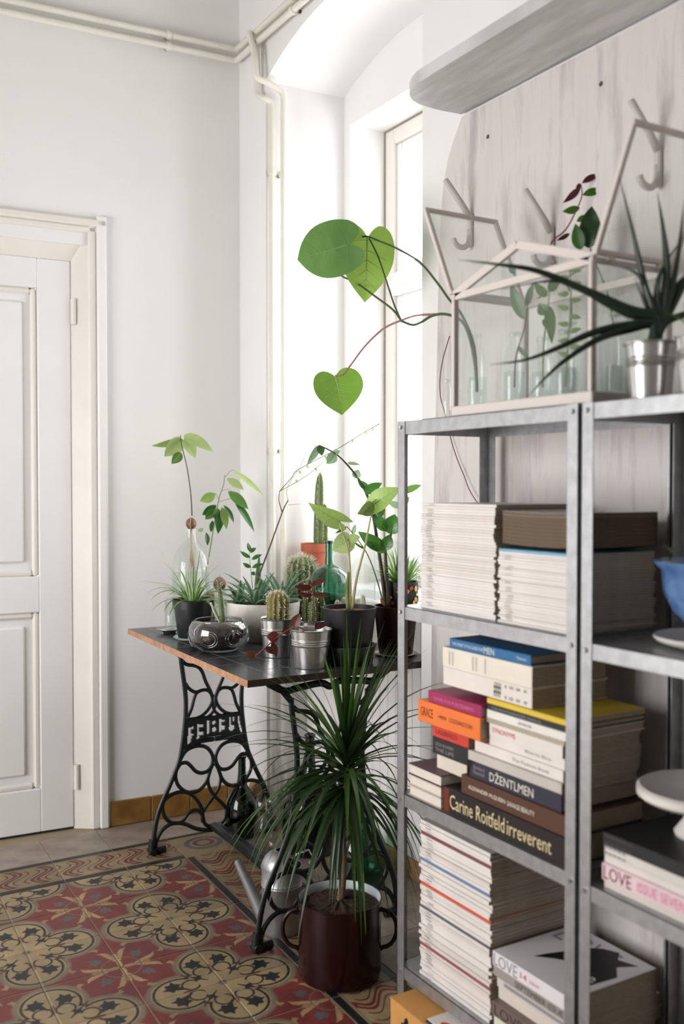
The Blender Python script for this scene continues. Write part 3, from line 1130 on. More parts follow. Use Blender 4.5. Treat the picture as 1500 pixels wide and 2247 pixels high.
def smooth_path(pts, n=4):
    P = [V((*p, 0)) for p in pts]
    out = []
    for i in range(len(P) - 1):
        a, b, c, d = P[max(i - 1, 0)], P[i], P[i + 1], P[min(i + 2, len(P) - 1)]
        for k in range(n):
            t = k / n
            out.append(.5 * ((2 * b) + (c - a) * t + (2 * a - 5 * b + 4 * c - d) * t * t + (3 * b - a - 3 * c + d) * t ** 3))
    out.append(P[-1])
    return [(p.x, p.y) for p in out]


CURVES = [
    ([(375, -20), (378, 60), (395, 180), (415, 330), (428, 480), (425, 640), (410, 800), (390, 960), (358, 1120), (310, 1250), (250, 1400), (190, 1530), (140, 1660), (110, 1780), (90, 1900), (75, 2010), (62, 2085)], .0085),
    ([(395, 55), (440, 90), (540, 105), (600, 160), (640, 270), (690, 370), (718, 440)], .0065),
    ([(425, 290), (460, 345), (530, 385), (600, 365), (650, 362), (690, 390), (712, 450), (700, 510), (665, 575), (605, 635), (535, 668), (455, 690)], .0062),
    ([(450, 655), (490, 560), (515, 460), (540, 400), (580, 370)], .0062),
    ([(712, 450), (718, 530), (740, 590), (790, 630), (850, 640)], .0055),
    ([(362, 1155), (430, 1140), (480, 1175), (530, 1230), (590, 1252), (660, 1232), (702, 1170), (718, 1090), (692, 1020), (645, 975), (580, 960), (500, 975), (430, 1015), (385, 1080), (362, 1130)], .0068),
    ([(362, 1165), (325, 1230), (320, 1310), (350, 1390), (420, 1448), (500, 1462), (580, 1430), (640, 1360), (672, 1280), (695, 1200), (718, 1120)], .0068),
    ([(722, 1150), (680, 1250), (665, 1340), (690, 1430), (740, 1500), (810, 1570), (862, 1640), (860, 1730)], .0064),
    ([(240, 1505), (320, 1465), (420, 1455), (500, 1490), (560, 1560), (600, 1640), (610, 1730), (635, 1800), (690, 1832), (720, 1836)], .0068),
    ([(240, 1505), (190, 1560), (178, 1640), (208, 1730), (270, 1782), (340, 1792), (400, 1762), (450, 1692), (510, 1652), (560, 1655), (600, 1695)], .0066),
    ([(108, 2000), (140, 1920), (190, 1850), (260, 1802), (340, 1788), (430, 1802), (520, 1842), (620, 1862), (720, 1862)], .0072),
    ([(430, 690), (560, 672), (725, 660)], .0085),
    ([(410, 1000), (480, 955), (590, 910), (725, 888)], .0085),
]


def end_frame(y):
    mb = MB()
    for pts, r in CURVES:
        pth = smooth_path([fr(*p) for p in pts], 3)
        for sg in (-1, 1):
            mb.tube([V((sg * (-x) * -1, 0, z)) for x, z in pth], r, 8, upv=V((0, 1, 0)), flat=.8)
    # top plate the board is screwed to
    xa, za = fr(375, -20)
    mb.tube([(xa, 0, .66), (xa - .03, 0, .695), (xa - .065, 0, .718)], .009, 8, upv=V((0, 1, 0)), flat=.8)
    mb.tube([(-xa, 0, .66), (-xa + .03, 0, .695), (-xa + .065, 0, .718)], .009, 8, upv=V((0, 1, 0)), flat=.8)
    bar = [(xa - .07, .716), (xa - .02, .690), (xa + .02, .694), (-.03, .700), (0, .688), (.03, .700), (-xa - .02, .694), (-xa + .02, .690), (-xa + .07, .716)]
    mb.tube([V((x, 0, z)) for x, z in smooth_path(bar, 4)], .010, 8, upv=V((0, 1, 0)), flat=.8)
    mb.box((xa - .07, -.02, .715), (-xa + .07, .02, .7255))
    f = mb.build('end_frame', IRON, tb, smooth=True, loc=V((FMX, y, 0)) - tl, ang=50)
    # pierced maker's plate
    holes = []

    def inhole(cx, cy):
        def bx(a, b, c, d):
            return a <= cx <= c and b <= cy <= d

        def ci(x, y, r):
            return (cx - x) ** 2 + (cy - y) ** 2 < r * r
        tip = max(0, (cy - 850) / 140)
        if bx(455, 762, 488, 850) or (850 <= cy <= 975 and 440 + 8 * tip <= cx <= 505 - 35 * tip) or bx(488, 752, 512, 782) or ci(500, 845, 16):
            return True
        if bx(540, 728, 572, 890) or bx(572, 742, 612, 772) or bx(572, 818, 612, 868) or ci(556, 885, 22):
            return True
        if bx(642, 712, 676, 850) or ci(659, 712, 17) or ci(659, 848, 17):
            return True
        if ci(720, 742, 26) or ci(722, 818, 30):
            return True
        if bx(770, 705, 800, 845) or bx(800, 718, 838, 745) or bx(800, 786, 838, 838) or ci(785, 842, 20):
            return True
        if bx(872, 690, 900, 830) or bx(915, 690, 940, 760) or ci(905, 828, 36) or bx(925, 800, 942, 850):
            return True
        if 965 <= cx - max(0, (cy - 760)) * .22 <= 996 and 672 <= cy <= 890:
            return True
        return False
    mb = MB()
    X0, X1, Yt, Yb, s = 426, 1022, 668, 985, 9
    nx, ny = int((X1 - X0) / s), int((Yb - Yt) / s)

    def solid(i, j):
        if not (0 <= i < nx and 0 <= j < ny):
            return False
        cx, cy = X0 + (i + .5) * s, Yt + (j + .5) * s
        lim = 892 + 95 * ((cx - 724) / 298) ** 2
        return cy < lim and not inhole(cx, cy)
    th = .006
    for i in range(nx):
        for j in range(ny):
            if not solid(i, j):
                continue
            # straighten the perspective of the trace: plate is level
            c = []
            for (di, dj) in ((0, 0), (1, 0), (1, 1), (0, 1)):
                cx, cy = X0 + (i + di) * s, Yt + (j + dj) * s
                x = -.108 + .216 * (cx - 426) / 596
                z = fr(428, 680)[1] - (cy - 668) / 4.886 / 660
                c.append((x, z))
            vs = [(x, -th, z) for x, z in c] + [(x, th, z) for x, z in c]
            fs = [(0, 1, 2, 3), (7, 6, 5, 4)]
            if not solid(i, j - 1):
                fs.append((0, 4, 5, 1))
            if not solid(i, j + 1):
                fs.append((2, 6, 7, 3))
            if not solid(i - 1, j):
                fs.append((3, 7, 4, 0))
            if not solid(i + 1, j):
                fs.append((1, 5, 6, 2))
            mb.add(vs, fs)
    mb.build('makers_plate', IRON, f)
    xf, zf = fr(70, 2060)
    for sg in (-1, 1):
        c = MB()
        X = sg * abs(xf)
        c.tube([(X, 0, .05), (X - sg * -.004, 0, .012)], .012, 10)
        c.tube([(X - sg * .012, 0, .055), (X - sg * .012, 0, .02), (X - sg * .03, 0, .012)], .007, 8)
        c.tube([(X - sg * .045, 0, .012), (X + sg * .012, 0, .012)], .0118, 12)
        c.tube([(X + sg * .002, -.018, .012), (X + sg * .002, .018, .012)], .0115, 14)
        c.build('foot', IRON, f, smooth=True, ang=50)
    return f


end_frame(FY)
end_frame(2.335)
mb = MB()
mb.tube([(0, FY - tl.y, .055), (0, 2.335 - tl.y, .055)], .016, 10)
mb.box((-.02, 2.335 - tl.y, .06), (.02, FY - tl.y, .068))
mb.build('tie_bar', IRON, tb, smooth=True, ang=40)

def top_material():
    m = mat('dark_tabletop', (40, 41, 44), rough=.24, col2=(66, 67, 70), vs=5)
    return m


TOPM = top_material()
c4 = [V((1.066, 2.262)), V((1.680, 2.228)), V((1.716, 3.190)), V((1.648, 3.215)), V((1.585, 3.215)), V((1.575, 3.275)), V((1.102, 3.306))]
c4 = [V((1.066, 2.262)), V((1.675, 2.262)), V((1.682, 3.165)), V((1.56, 3.175)), V((1.556, 3.292)), V((1.100, 3.306))]
top = MB()
n = len(c4)
vs = [V((p.x - tl.x, p.y - tl.y, TZ)) for p in c4] + [V((p.x - tl.x, p.y - tl.y, TZ - .0185)) for p in c4]
top.add(vs, [tuple(range(n))], 0)
top.add(vs, [tuple(range(2 * n - 1, n - 1, -1))] + [(i, n + i, n + (i + 1) % n, (i + 1) % n) for i in range(n - 1)], 2)
top.add(vs, [(n - 1, 2 * n - 1, n, 0)], 1)
tt = top.build('tabletop', [TOPM, WOOD, mat('shaded_board_edge', (58, 44, 36), rough=.6, var=.15, vs=30)], tb)  # edges other than the left one coloured dark to stand for shade
LINE = mat('chalk_line', (116, 116, 116), rough=.7)
for k in range(1, 9):
    f = k / 9
    a = c4[0].lerp(c4[5], f)
    b = c4[1].lerp(c4[2], f)
    MB().box((0, -.0006, 0), ((b - a).length * .8 - .012, .0006, .0003)).build('inlay_line', LINE, tt, loc=V((a.x + .004, a.y, 0)) - tl + V((0, 0, TZ)))
for k in range(1, 4):
    a = c4[0].lerp(c4[1], k * .14)
    MB().box((-.0006, .004, 0), (.0006, 1.02, .0003)).build('inlay_line', LINE, tt, loc=V((a.x, a.y, 0)) - tl + V((0, 0, TZ)))

# ------------------------------------------------------------------ leaf tools
HEART = [(0, 0), (-.10, .16), (-.17, .36), (-.17, .58), (-.09, .82), (.06, .96), (.22, 1.0), (.40, .95), (.58, .78), (.74, .54), (.87, .28), (.95, .10), (1, 0)]
LANCE = [(0, 0), (.06, .25), (.18, .66), (.33, .94), (.48, 1), (.64, .86), (.80, .55), (.92, .22), (1, 0)]
OVATE = [(0, 0), (.04, .35), (.15, .78), (.32, 1), (.5, .96), (.68, .74), (.84, .42), (.94, .16), (1, 0)]
ROUND = [(0, 0), (.02, .4), (.12, .78), (.32, 1), (.55, 1), (.75, .78), (.9, .42), (1, 0)]
ARROW = [(0, 0), (-.14, .2), (-.28, .42), (-.30, .58), (-.16, .78), (.05, .96), (.22, 1), (.42, .88), (.62, .62), (.8, .34), (.93, .11), (1, 0)]


def leafmesh(base, tip, side, hw, outline, droop=.0, fold=.15, wave=.0):
    """sheet leaf: base at the stalk, tip, unit side vector, half width"""
    mb = MB()
    outline = smooth_path(outline, 2)
    ax = tip - base
    L = ax.length
    a = ax.normalized()
    side = (side - a * side.dot(a)).normalized()
    N = a.cross(side)
    rings = 3
    n = len(outline)
    vs, fs = [], []

    def P(u, v):
        z = -droop * L * 4 * (u - .5) ** 2 + droop * L + fold * abs(v) * hw + wave * hw * math.sin(u * 9) * abs(v)
        return base + a * (u * L) + side * (v * hw) + N * z
    vs = [P(max(0, u), 0) for u, v in outline]
    for sg in (1, -1):
        prev = list(range(n))
        for r in range(1, rings + 1):
            f = r / rings
            cur = []
            for i, (u, v) in enumerate(outline):
                um = max(0, u)
                cur.append(len(vs))
                vs.append(P(um + (u - um) * f, sg * v * f))
            for i in range(n - 1):
                q = (prev[i], prev[i + 1], cur[i + 1], cur[i])
                fs.append(q if sg > 0 else q[::-1])
            prev = cur
    mb.add(vs, fs)
    mb.P = P
    return mb


def veins(leaf, mb, m, r, n=5, reach=.78):
    """midrib and side veins standing a little proud of both faces"""
    v = MB()
    v.tube([mb.P(u / 10, 0) for u in range(10)], [r * (1 - .08 * u) for u in range(10)], 5)
    for k in range(n):
        u0 = .04 + .15 * k
        for sg in (1, -1):
            w = reach * (1 - .95 * max(0, u0 - .12)) * (1 if k else .8)
            v.tube([mb.P(u0 + (.16 if k else .02) * f, sg * w * f) for f in (0, .33, .66, 1)], [r * .45, r * .4, r * .3, r * .12], 4)
    return v.build('veins', m, leaf, smooth=True)


def blademesh(p0, d0, L, w, g=.8, n=8, fold=.3, two=True, keel=None, prof=None, curl=0.0):
    """strap leaf growing from p0 along d0, bending down with g"""
    P = [V(p0)]
    d = V(d0).normalized()
    D = [d.copy()]
    for i in range(n):
        P.append(P[-1] + d * (L / n))
        d = (d + V((0, 0, -g / n)) * (1 + curl * i / n)).normalized()
        D.append(d.copy())
    s0 = V(d0).cross(V((0, 0, 1)))
    if s0.length < .05:
        s0 = V((1, 0, 0))
    s0.normalize()
    mb = MB()
    vs, fs, ms = [], [], []
    prof = prof or (lambda t: min(1, .55 + 2.2 * t) * (1 - t ** 2.2) ** .8 if t < 1 else 0)
    for i, p in enumerate(P):
        t = i / n
        h = w * .5 * max(prof(t), .03)
        s = (s0 - D[i] * s0.dot(D[i])).normalized()
        N = s.cross(D[i])
        vs += [p - s * h + N * h * fold, p - s * h * .5 + N * h * fold * .4, p, p + s * h * .5 + N * h * fold * .4, p + s * h + N * h * fold]
    for i in range(n):
        for k in range(4):
            o = i * 5 + k
            mb.f.append((o, o + 1, o + 6, o + 5))
            mb.m.append(1 if (two and k in (0, 3)) else 0)
    mb.v = [V(q) for q in vs]
    return mb


VIEW = fw.copy()


def leafpx(t, b, tp, wpx, d, m, outline=OVATE, d2=None, tilt=.4, droop=.06, fold=.2, name='leaf', wave=0.0, vein=None):
    """leaf seen from pixel b to pixel tp at distance d (tip at d2), turned about its axis by tilt"""
    o = t.location
    p, q = AD(*b, d), AD(*tp, d2 or d)
    ax = (q - p).normalized()
    vw = (p - CAM).normalized()
    s = ax.cross(vw).normalized()
    s = (s * math.cos(tilt) + vw * math.sin(tilt)).normalized()
    hw = wpx * .5 * d / FPX / max(.25, abs(math.cos(tilt)))
    mb = leafmesh(p - o, q - o, s, hw, outline, droop, fold, wave)
    lf = mb.build(name, m, t, smooth=True)
    if vein:
        veins(lf, mb, vein, .0007 * (1 + hw / .04))
    return lf


def stempx(t, pts, r, d, m, name='stem', n=7):
    o = t.location
    P = []
    for i, p in enumerate(pts):
        dd = p[2] if len(p) > 2 else d
        P.append(AD(p[0], p[1], dd) - o)
    fine = []
    for i in range(len(P) - 1):
        a, b, c, e = P[max(i - 1, 0)], P[i], P[i + 1], P[min(i + 2, len(P) - 1)]
        for k in range(4):
            tt_ = k / 4
            fine.append(.5 * ((2 * b) + (c - a) * tt_ + (2 * a - 5 * b + 4 * c - e) * tt_ ** 2 + (3 * b - a - 3 * c + e) * tt_ ** 3))
    fine.append(P[-1])
    rr = r if not isinstance(r, tuple) else [r[0] + (r[1] - r[0]) * i / (len(fine) - 1) for i in range(len(fine))]
    return MB().tube(fine, rr, n).build(name, m, t, smooth=True)


def potshape(t, prof, m, soil=None, zs=None, n=40, name='pot', rad=None):
    MB().lathe(prof, n, rad=rad).build(name, m, t, smooth=True, ang=35)
    if soil:
        r = zs[0]
        sm = MB()
        rows = [(r, zs[1] - .002), (r * .7, zs[1] + .001), (r * .35, zs[1] + .003), (.0005, zs[1] + .003)]
        rr = random.Random(5)
        sm.lathe(rows, 28)
        for v in sm.v:
            v.z += rr.uniform(-.0015, .0015)
        sm.build('soil', soil, t, smooth=True)


def pot_profile(rb, rt_, h, wall=.003, lip=0.0):
    p = [(0, 0), (rb * .96, 0), (rb, .003), (rt_, h - .004), (rt_ + lip, h - .003), (rt_ + lip, h), (rt_ - wall, h), (rb - wall, .006), (0, .006)]
    return p


def ribs_bucket(rb, rt_, h):
    """zinc bucket with rolled rim and three bands"""
    p = [(0, 0), (rb * .98, 0), (rb, .002)]
    N = 70
    for i in range(1, N):
        f = i / N
        r = rb + (rt_ - rb) * f
        for c in (.60, .66, .72):
            r += .0024 * math.exp(-((f - c) / .014) ** 2)
        p.append((r, h * f))
    p += [(rt_, h - .004), (rt_ + .003, h - .003), (rt_ + .004, h), (rt_ + .001, h + .001), (rt_ - .002, h - .002), (rb - .002, .004), (0, .004)]
    return p


G_DARK = leafmat('leaf_dark_green', (44, 92, 34), (86, 140, 40))
G_MID = leafmat('leaf_mid_green', (82, 124, 58), (120, 160, 70), tr=.3)
G_LIGHT = leafmat('leaf_light_green', (140, 172, 92), (160, 190, 104), tr=.32)
G_PALE = leafmat('leaf_pale_green', (176, 200, 132), (190, 210, 146), tr=.36)
G_YOUNG = leafmat('leaf_young_green', (120, 164, 84), (150, 186, 100), tr=.34)
G_DRAC = leafmat('leaf_dracaena', (40, 62, 32), (70, 104, 40), tr=.2, rough=.35, objrand=.25)
G_DRACL = leafmat('leaf_dracaena_light', (66, 100, 44), (104, 150, 56), tr=.3, rough=.35, objrand=.2)
G_AGAVE = leafmat('leaf_agave', (72, 104, 84), (110, 150, 110), tr=.2)
G_EDGE = leafmat('leaf_white_margin', (196, 210, 176), (214, 224, 190), tr=.4)
G_ZZ = leafmat('leaf_glossy_green', (46, 98, 42), (84, 140, 58), tr=.24, rough=.22)
G_GREY = leafmat('leaf_grey_green', (112, 146, 112), (150, 176, 140), tr=.35)
G_RED = leafmat('leaf_wine_red', (80, 34, 30), (122, 48, 38), tr=.3)
G_DKRED = leafmat('leaf_dark_wine', (66, 28, 30), (110, 40, 36), tr=.25)
G_ALOE = mat('aloe_skin', (26, 44, 30), rough=.4, var=.15, vs=20)
VEINL = mat('vein_pale', (176, 200, 128), rough=.5)
VEIND = mat('vein_mid', (108, 150, 70), rough=.5)
STEMB = mat('stem_brown', (78, 58, 40), rough=.7, var=.2, vs=40)
STEMG = mat('stem_green', (120, 138, 70), rough=.5, var=.1, vs=20)
STEMP = mat('stem_pale', (186, 178, 128), rough=.5, var=.1, vs=30)
STEMD = mat('stem_dark', (58, 50, 34), rough=.5, var=.2, vs=30)
STEMR = mat('stem_red', (120, 62, 58), rough=.5)
CACT = mat('cactus_green', (74, 98, 52), rough=.6, col2=(110, 122, 70), vs=30)
CACTB = mat('cactus_olive', (100, 108, 54), rough=.6, col2=(140, 122, 60), vs=24)
SPINE = mat('cactus_spines', (226, 220, 200), rough=.6)
PIT = mat('avocado_pit', (96, 62, 44), rough=.45, col2=(140, 100, 72), vs=30)
ROOT = mat('roots', (196, 178, 146), rough=.7)
WOOL = mat('woolly_cactus', (206, 204, 190), rough=.9, var=.08, vs=60)


def cactus(t, c, h, r, ribs, m, name='cactus', spines=260, slen=.012, taper=0.0, seed=1, bend=V((0, 0, 0)), depth_=.14):
    """ribbed column with a domed crown, spines along the ribs"""
    mb = MB()
    n = ribs * 6
    prof = []
    K = 18
    for i in range(K + 1):
        f = i / K
        rr = r * (1 - taper * f)
        if f > .72:
            rr *= math.sqrt(max(0.0, 1 - ((f - .72) / .28) ** 2)) * .98 + .02
        if f < .12:
            rr *= .8 + .2 * f / .12
        prof.append((rr, h * f))
    mb.lathe(prof, n, rad=lambda a, i: 1 - depth_ * (.5 - .5 * math.cos(a * ribs)))
    for v in mb.v:
        v += bend * (v.z / h) ** 2
        v += c
    b = mb.build(name, m, t, smooth=True)
    rr = random.Random(seed)
    s = MB()
    for k in range(spines):
        f = rr.uniform(.06, 1) ** .8
        i = min(int(f * K), K - 1)
        rad = prof[i][0] + (prof[i + 1][0] - prof[i][0]) * (f * K - i)
        a = 2 * PI * rr.randrange(ribs) / ribs + rr.uniform(-.04, .04)
        z = h * f
        p = V((rad * math.cos(a), rad * math.sin(a), z)) + bend * f * f + c
        d = V((math.cos(a), math.sin(a), rr.uniform(-.4, .7) + (1.2 if f > .85 else 0))) + V((rr.uniform(-.7, .7), rr.uniform(-.7, .7), rr.uniform(-.5, .5)))
        d.normalize()
        q = d.orthogonal().normalized() * .0009
        w = d.cross(q).normalized() * .0009
        L = slen * rr.uniform(.6, 1.2)
        s.add([p + q, p - q * .5 + w, p - q * .5 - w, p + d * L], [(0, 1, 3), (1, 2, 3), (2, 0, 3)])
    so = s.build('spines', SPINE, b)
    so['kind'] = 'stuff'
    return b
# ------------------------------------------------------------------ floor things: dracaena, watering can, bottles
mc = stand(745, 2185, 0, .105)
mug = thing('dracaena', 'tall dracaena with arching strap leaves in a dark red enamel pot on the floor', 'potted plant', mc)
ENAM = mat('dark_red_enamel', (34, 9, 10), rough=.22, spec=.4)
ENIN = mat('pale_enamel', (196, 206, 210), rough=.3)
MR, MH = .105, .200
MB().lathe([(0, 0), (MR - .012, 0), (MR - .003, .006), (MR, .018), (MR, MH - .004), (MR + .003, MH - .002), (MR + .003, MH + .001), (MR - .001, MH + .001)], 56).build('pot', ENAM, mug, smooth=True, ang=40)
MB().lathe([(MR - .001, MH + .001), (MR - .004, MH - .003), (MR - .004, MH - .03)], 56).build('enamel_lining', ENIN, mug, smooth=True)
sl = MB().lathe([(MR - .004, MH - .022), (MR * .7, MH - .014), (MR * .4, MH - .010), (.001, MH - .008)], 40)
rr = random.Random(11)
for v in sl.v:
    v.z += rr.uniform(-.003, .003)
sl.build('soil', SOIL, mug)
st = MB()
for k in range(500):
    a, r = rr.uniform(0, 2 * PI), (MR - .008) * math.sqrt(rr.random())
    p = V((r * math.cos(a), r * math.sin(a), MH - .010 - .010 * (r / MR)))
    s = rr.uniform(.0012, .003)
    st.add([p + V((s, 0, 0)), p + V((-s, s, 0)), p + V((-s, -s, 0)), p + V((0, 0, s * 1.4))], [(0, 1, 3), (1, 2, 3), (2, 0, 3)])
st.build('soil_crumbs', BARK, mug)['kind'] = 'stuff'
hx = rt.normalized()
for sg in (-1, 1):
    hv = V((hx.x, hx.y, 0)).normalized() * sg
    P = [hv * (MR - .002) + V((0, 0, MH - .03))]
    for k in range(0, 11):
        a = PI / 2 - PI * k / 10
        P.append(hv * (MR + .004 + .036 * math.cos(a)) + V((0, 0, MH - .082 + .048 * math.sin(a))))
    P.append(hv * (MR - .002) + V((0, 0, MH - .135)))
    MB().tube(P, .0055, 10, flat=1.0).build('handle', ENAM, mug, smooth=True)
cr0 = AD(741, 1996, depth(mc) - .0) - mc
crown = AD(760, 1700, depth(mc) + .01) - mc
tr_ = [V((cr0.x * .2, cr0.y * .2, MH - .02))]
for k in range(1, 9):
    f = k / 8
    tr_.append(V((crown.x * f + .006 * math.sin(f * 7), crown.y * f, MH - .02 + (crown.z - MH + .02) * f)))
MB().tube(tr_, [.0095 - .002 * k / 8 for k in range(9)], 10).build('trunk', mat('dracaena_trunk', (110, 84, 62), rough=.8, col2=(140, 112, 84), vs=60, bump=.4, bs=90), mug, smooth=True)
rr = random.Random(21)
made = tries = 0
while made < 165 and tries < 900:
    tries += 1
    f = rr.random()
    z = -.055 + .115 * f
    el = -.5 + 1.9 * f ** 1.15 + rr.uniform(-.3, .3)
    az = tries * 2.39996 + rr.uniform(-.3, .3)
    d0 = V((math.cos(az) * math.cos(el), math.sin(az) * math.cos(el), math.sin(el)))
    L = rr.uniform(.29, .43) * (1 - .1 * f)
    g = rr.uniform(1.2, 2.8) * (1.3 - 1.05 * f)
    p0 = crown + V((0, 0, z)) + V((d0.x, d0.y, 0)) * .006
    b = blademesh(p0, d0, L, rr.uniform(.011, .0165), g, 10, .25, False, prof=lambda t: (min(1, .7 + 1.5 * t) * (1 - t ** 1.9)))
    bad = False
    for v in b.v:
        q = v + mc
        if (q.x > 1.05 and q.y > 2.245 and .69 < q.z < .77) or (q.x > 1.575 and q.y < 2.3) or (q.x > 1.275 and q.y < 1.915) or q.z < .02 or (q.y > 2.25 and q.z > .78) or (abs(q.y - 2.335) < .02 and abs(q.x - 1.352) < .02):
            bad = True
            break
        if v.z < MH + .01 and math.hypot(v.x, v.y) < MR + .006:
            bad = True
            break
    if bad:
        continue
    made += 1
    b.build('leaf', G_DRACL if rr.random() < .3 else G_DRAC, mug, smooth=True)

wc = stand(618, 2060, 0, .056)
can = thing('watering_can', 'galvanised watering can with a long spout beneath the table', 'watering can', wc)
R = .056
MB().lathe([(0, 0), (R - .001, 0), (R, .003), (R, .128), (R + .002, .131), (R, .134), (R + .002, .137), (R, .140), (R, .178), (R + .003, .180), (R + .003, .183), (R - .002, .183), (R - .002, .004), (0, .004)], 48).build('body', GALV, can, smooth=True, ang=35)
# half hood on the spout side
hd = MB()
lft = V((-hx.x, -hx.y, 0)).normalized()
fwd = V((0, 0, 1)).cross(lft)
vs, fs = [], []
A, B = 16, 8
for i in range(A + 1):
    th = -PI * .55 + PI * 1.1 * i / A
    for j in range(B + 1):
        ph = (PI / 2) * j / B * .82
        r = R * math.cos(ph)
        vs.append((lft * math.cos(th) + fwd * math.sin(th)) * r + V((0, 0, .183 + .045 * math.sin(ph))))
for i in range(A):
    for j in range(B):
        o = i * (B + 1) + j
        fs.append((o, o + B + 1, o + B + 2, o + 1))
hd.add(vs, fs)
hd.build('hood', GALV, can, smooth=True)
s0 = lft * (R * .9) + V((0, 0, .035))
s1 = AD(521, 1890, depth(wc) + .10) - wc
MB().tube([s0, s0.lerp(s1, .5), s1], [.021, .016, .012], 14, caps=False).build('spout', mat('dull_galvanised', (120, 120, 120), rough=.6, metal=.6), can, smooth=True)
P = []
for k in range(13):
    a = PI * (.12 + .8 * k / 12)
    P.append(-lft * (R + .0 + .052 * math.sin(a)) + V((0, 0, .115 + .085 * math.cos(a))))
MB().tube(P, .010, 10, flat=.18, upv=-lft).build('handle', ZINC, can, smooth=True)
P = [-lft * .03 + V((0, 0, .183)), -lft * .042 + V((0, 0, .215)), -lft * .075 + V((0, 0, .225)), -lft * .098 + V((0, 0, .185))]
MB().tube(P, .007, 8, flat=.3, upv=-lft).build('grip_strap', ZINC, can, smooth=True)


def bottle(name, label, c, prof, m, cat='bottle', group=None, n=40, water=None, rad=None):
    t = thing(name, label, cat, c, group)
    outer = list(prof)
    MB().lathe(outer, n, rad=rad).build('glass_body', m, t, smooth=True, ang=45)
    r, z = prof[-1]
    MB().lathe([(r + .002, z - .008), (r + .0035, z - .004), (r + .002, z), (r - .002, z), (r - .002, z - .008)], n).build('rim', m, t, smooth=True)
    if water:
        wp = [(0, .003)]
        for r, z in prof:
            if z <= water and r > .006:
                wp.append((r - .0025, max(z, .003)))
        wp.append((wp[-1][0], water))
        wp.append((0, water))
        MB().lathe(wp, n).build('water', WATER, t, smooth=True)
    return t


def demijohn(R, H, neck=.014):
    return [(0, 0), (R * .8, 0), (R * .93, .01), (R, H * .13), (R * 1.0, H * .30), (R * .94, H * .40), (R * .76, H * .50), (R * .5, H * .575), (R * .32, H * .63), (neck * 1.2, H * .70), (neck, H * .80), (neck * .95, H)]


bottle('demijohn', 'slim-necked green glass bottle on the floor beneath the table', AY(528, 1800, 2.93) * 0 + stand(531, 1845, 0, .055), demijohn(.060, .285), GDARK)
bottle('demijohn', 'large blue-green demijohn on the floor behind the dracaena', V((1.60, 2.90, 0)), demijohn(.095, .40, .017), GBOT)
bottle('demijohn', 'teal demijohn standing further right behind the dracaena', V((1.62, 2.60, 0)), demijohn(.08, .30, .016), GGREEN)
jc = stand(583, 1876, 0, .04)
jar = bottle('glass_jar', 'clear glass storage jar with a tilted lid between the green bottles', jc, [(0, 0), (.036, 0), (.04, .006), (.041, .075), (.036, .10), (.027, .115), (.026, .128)], GLASS, 'jar')
ld = MB()
M4 = Matrix.Translation((0, 0, .165)) @ Matrix.Rotation(1.1, 4, V((hx.x, hx.y, 0)))
prof = [(0, -.012), (.020, -.012), (.024, -.006), (.034, -.004), (.037, .0), (.034, .006), (.02, .012), (0, .014)]
ld.lathe(prof, 36)
ld.v = [M4 @ v for v in ld.v]
ld.build('lid', GLASS, jar, smooth=True)
wd = MB()
for pts in [[(0, 0), (.05, 0), (.05, .14), (.043, .158), (.03, .166), (.012, .166), (0, .155)]]:
    wd.prism(pts, (0, 0, 0), (1, 0, 0), (0, 0, 1), (0, .035, 0))
tag(wd.build('wooden_block', mat('pale_wood', (196, 152, 104), rough=.6, col2=(176, 130, 84), vs=10, stretch=(1, 1, .2)), None, loc=(1.525, 3.19, .0)), 'round-topped wooden block standing behind the green bottle', 'block')

# ------------------------------------------------------------------ plants on the table
def pot_thing(name, label, c, group=None):
    return thing(name, label, 'potted plant', c, group)


# spider plant
c = stand(424, 1402, TZ + .006, .052)
tag(MB().lathe([(0, 0), (.055, 0), (.064, .004), (.066, .008), (.062, .008), (.052, .005), (0, .005)], 40).build('glass_coaster', GLASS, None, smooth=True, loc=V((c.x, c.y, TZ + .0003))), 'clear glass coaster under the spider plant', 'coaster')
c.z = TZ + .0056
sp = pot_thing('spider_plant', 'striped spider plant in a black plastic pot at the far end of the table', c)
potshape(sp, [(0, 0), (.048, 0), (.050, .003), (.062, .095), (.066, .095), (.068, .121), (.066, .124), (.062, .122), (.058, .09), (0, .09)], BLACKP, SOIL, (.061, .110))
rr = random.Random(4)
for k in range(46):
    az = k * 2.4 + rr.uniform(-.3, .3)
    el = rr.uniform(.25, 1.35)
    two = k % 4 != 0
    b = blademesh(V((math.cos(az) * .022, math.sin(az) * .022, .112)), V((math.cos(az) * math.cos(el), math.sin(az) * math.cos(el), math.sin(el))), rr.uniform(.085, .17), rr.uniform(.009, .014), rr.uniform(.9, 2.2), 8, .35, two)
    b.build('leaf', [G_MID if two else G_YOUNG, G_EDGE], sp, smooth=True)
rr = random.Random(9)
for (tx, ty) in ((312, 1304), (345, 1260), (388, 1243), (440, 1268), (470, 1290)):
    q = AD(tx, ty, depth(c) - .02) - c
    d0 = V((q.x, q.y, max(q.z - .1, .03) + .10)).normalized()
    blademesh(V((0, 0, .112)), d0, q.length * .95, .010, .9 if q.z < .17 else .25, 8, .3).build('leaf', [G_MID, G_EDGE], sp, smooth=True)

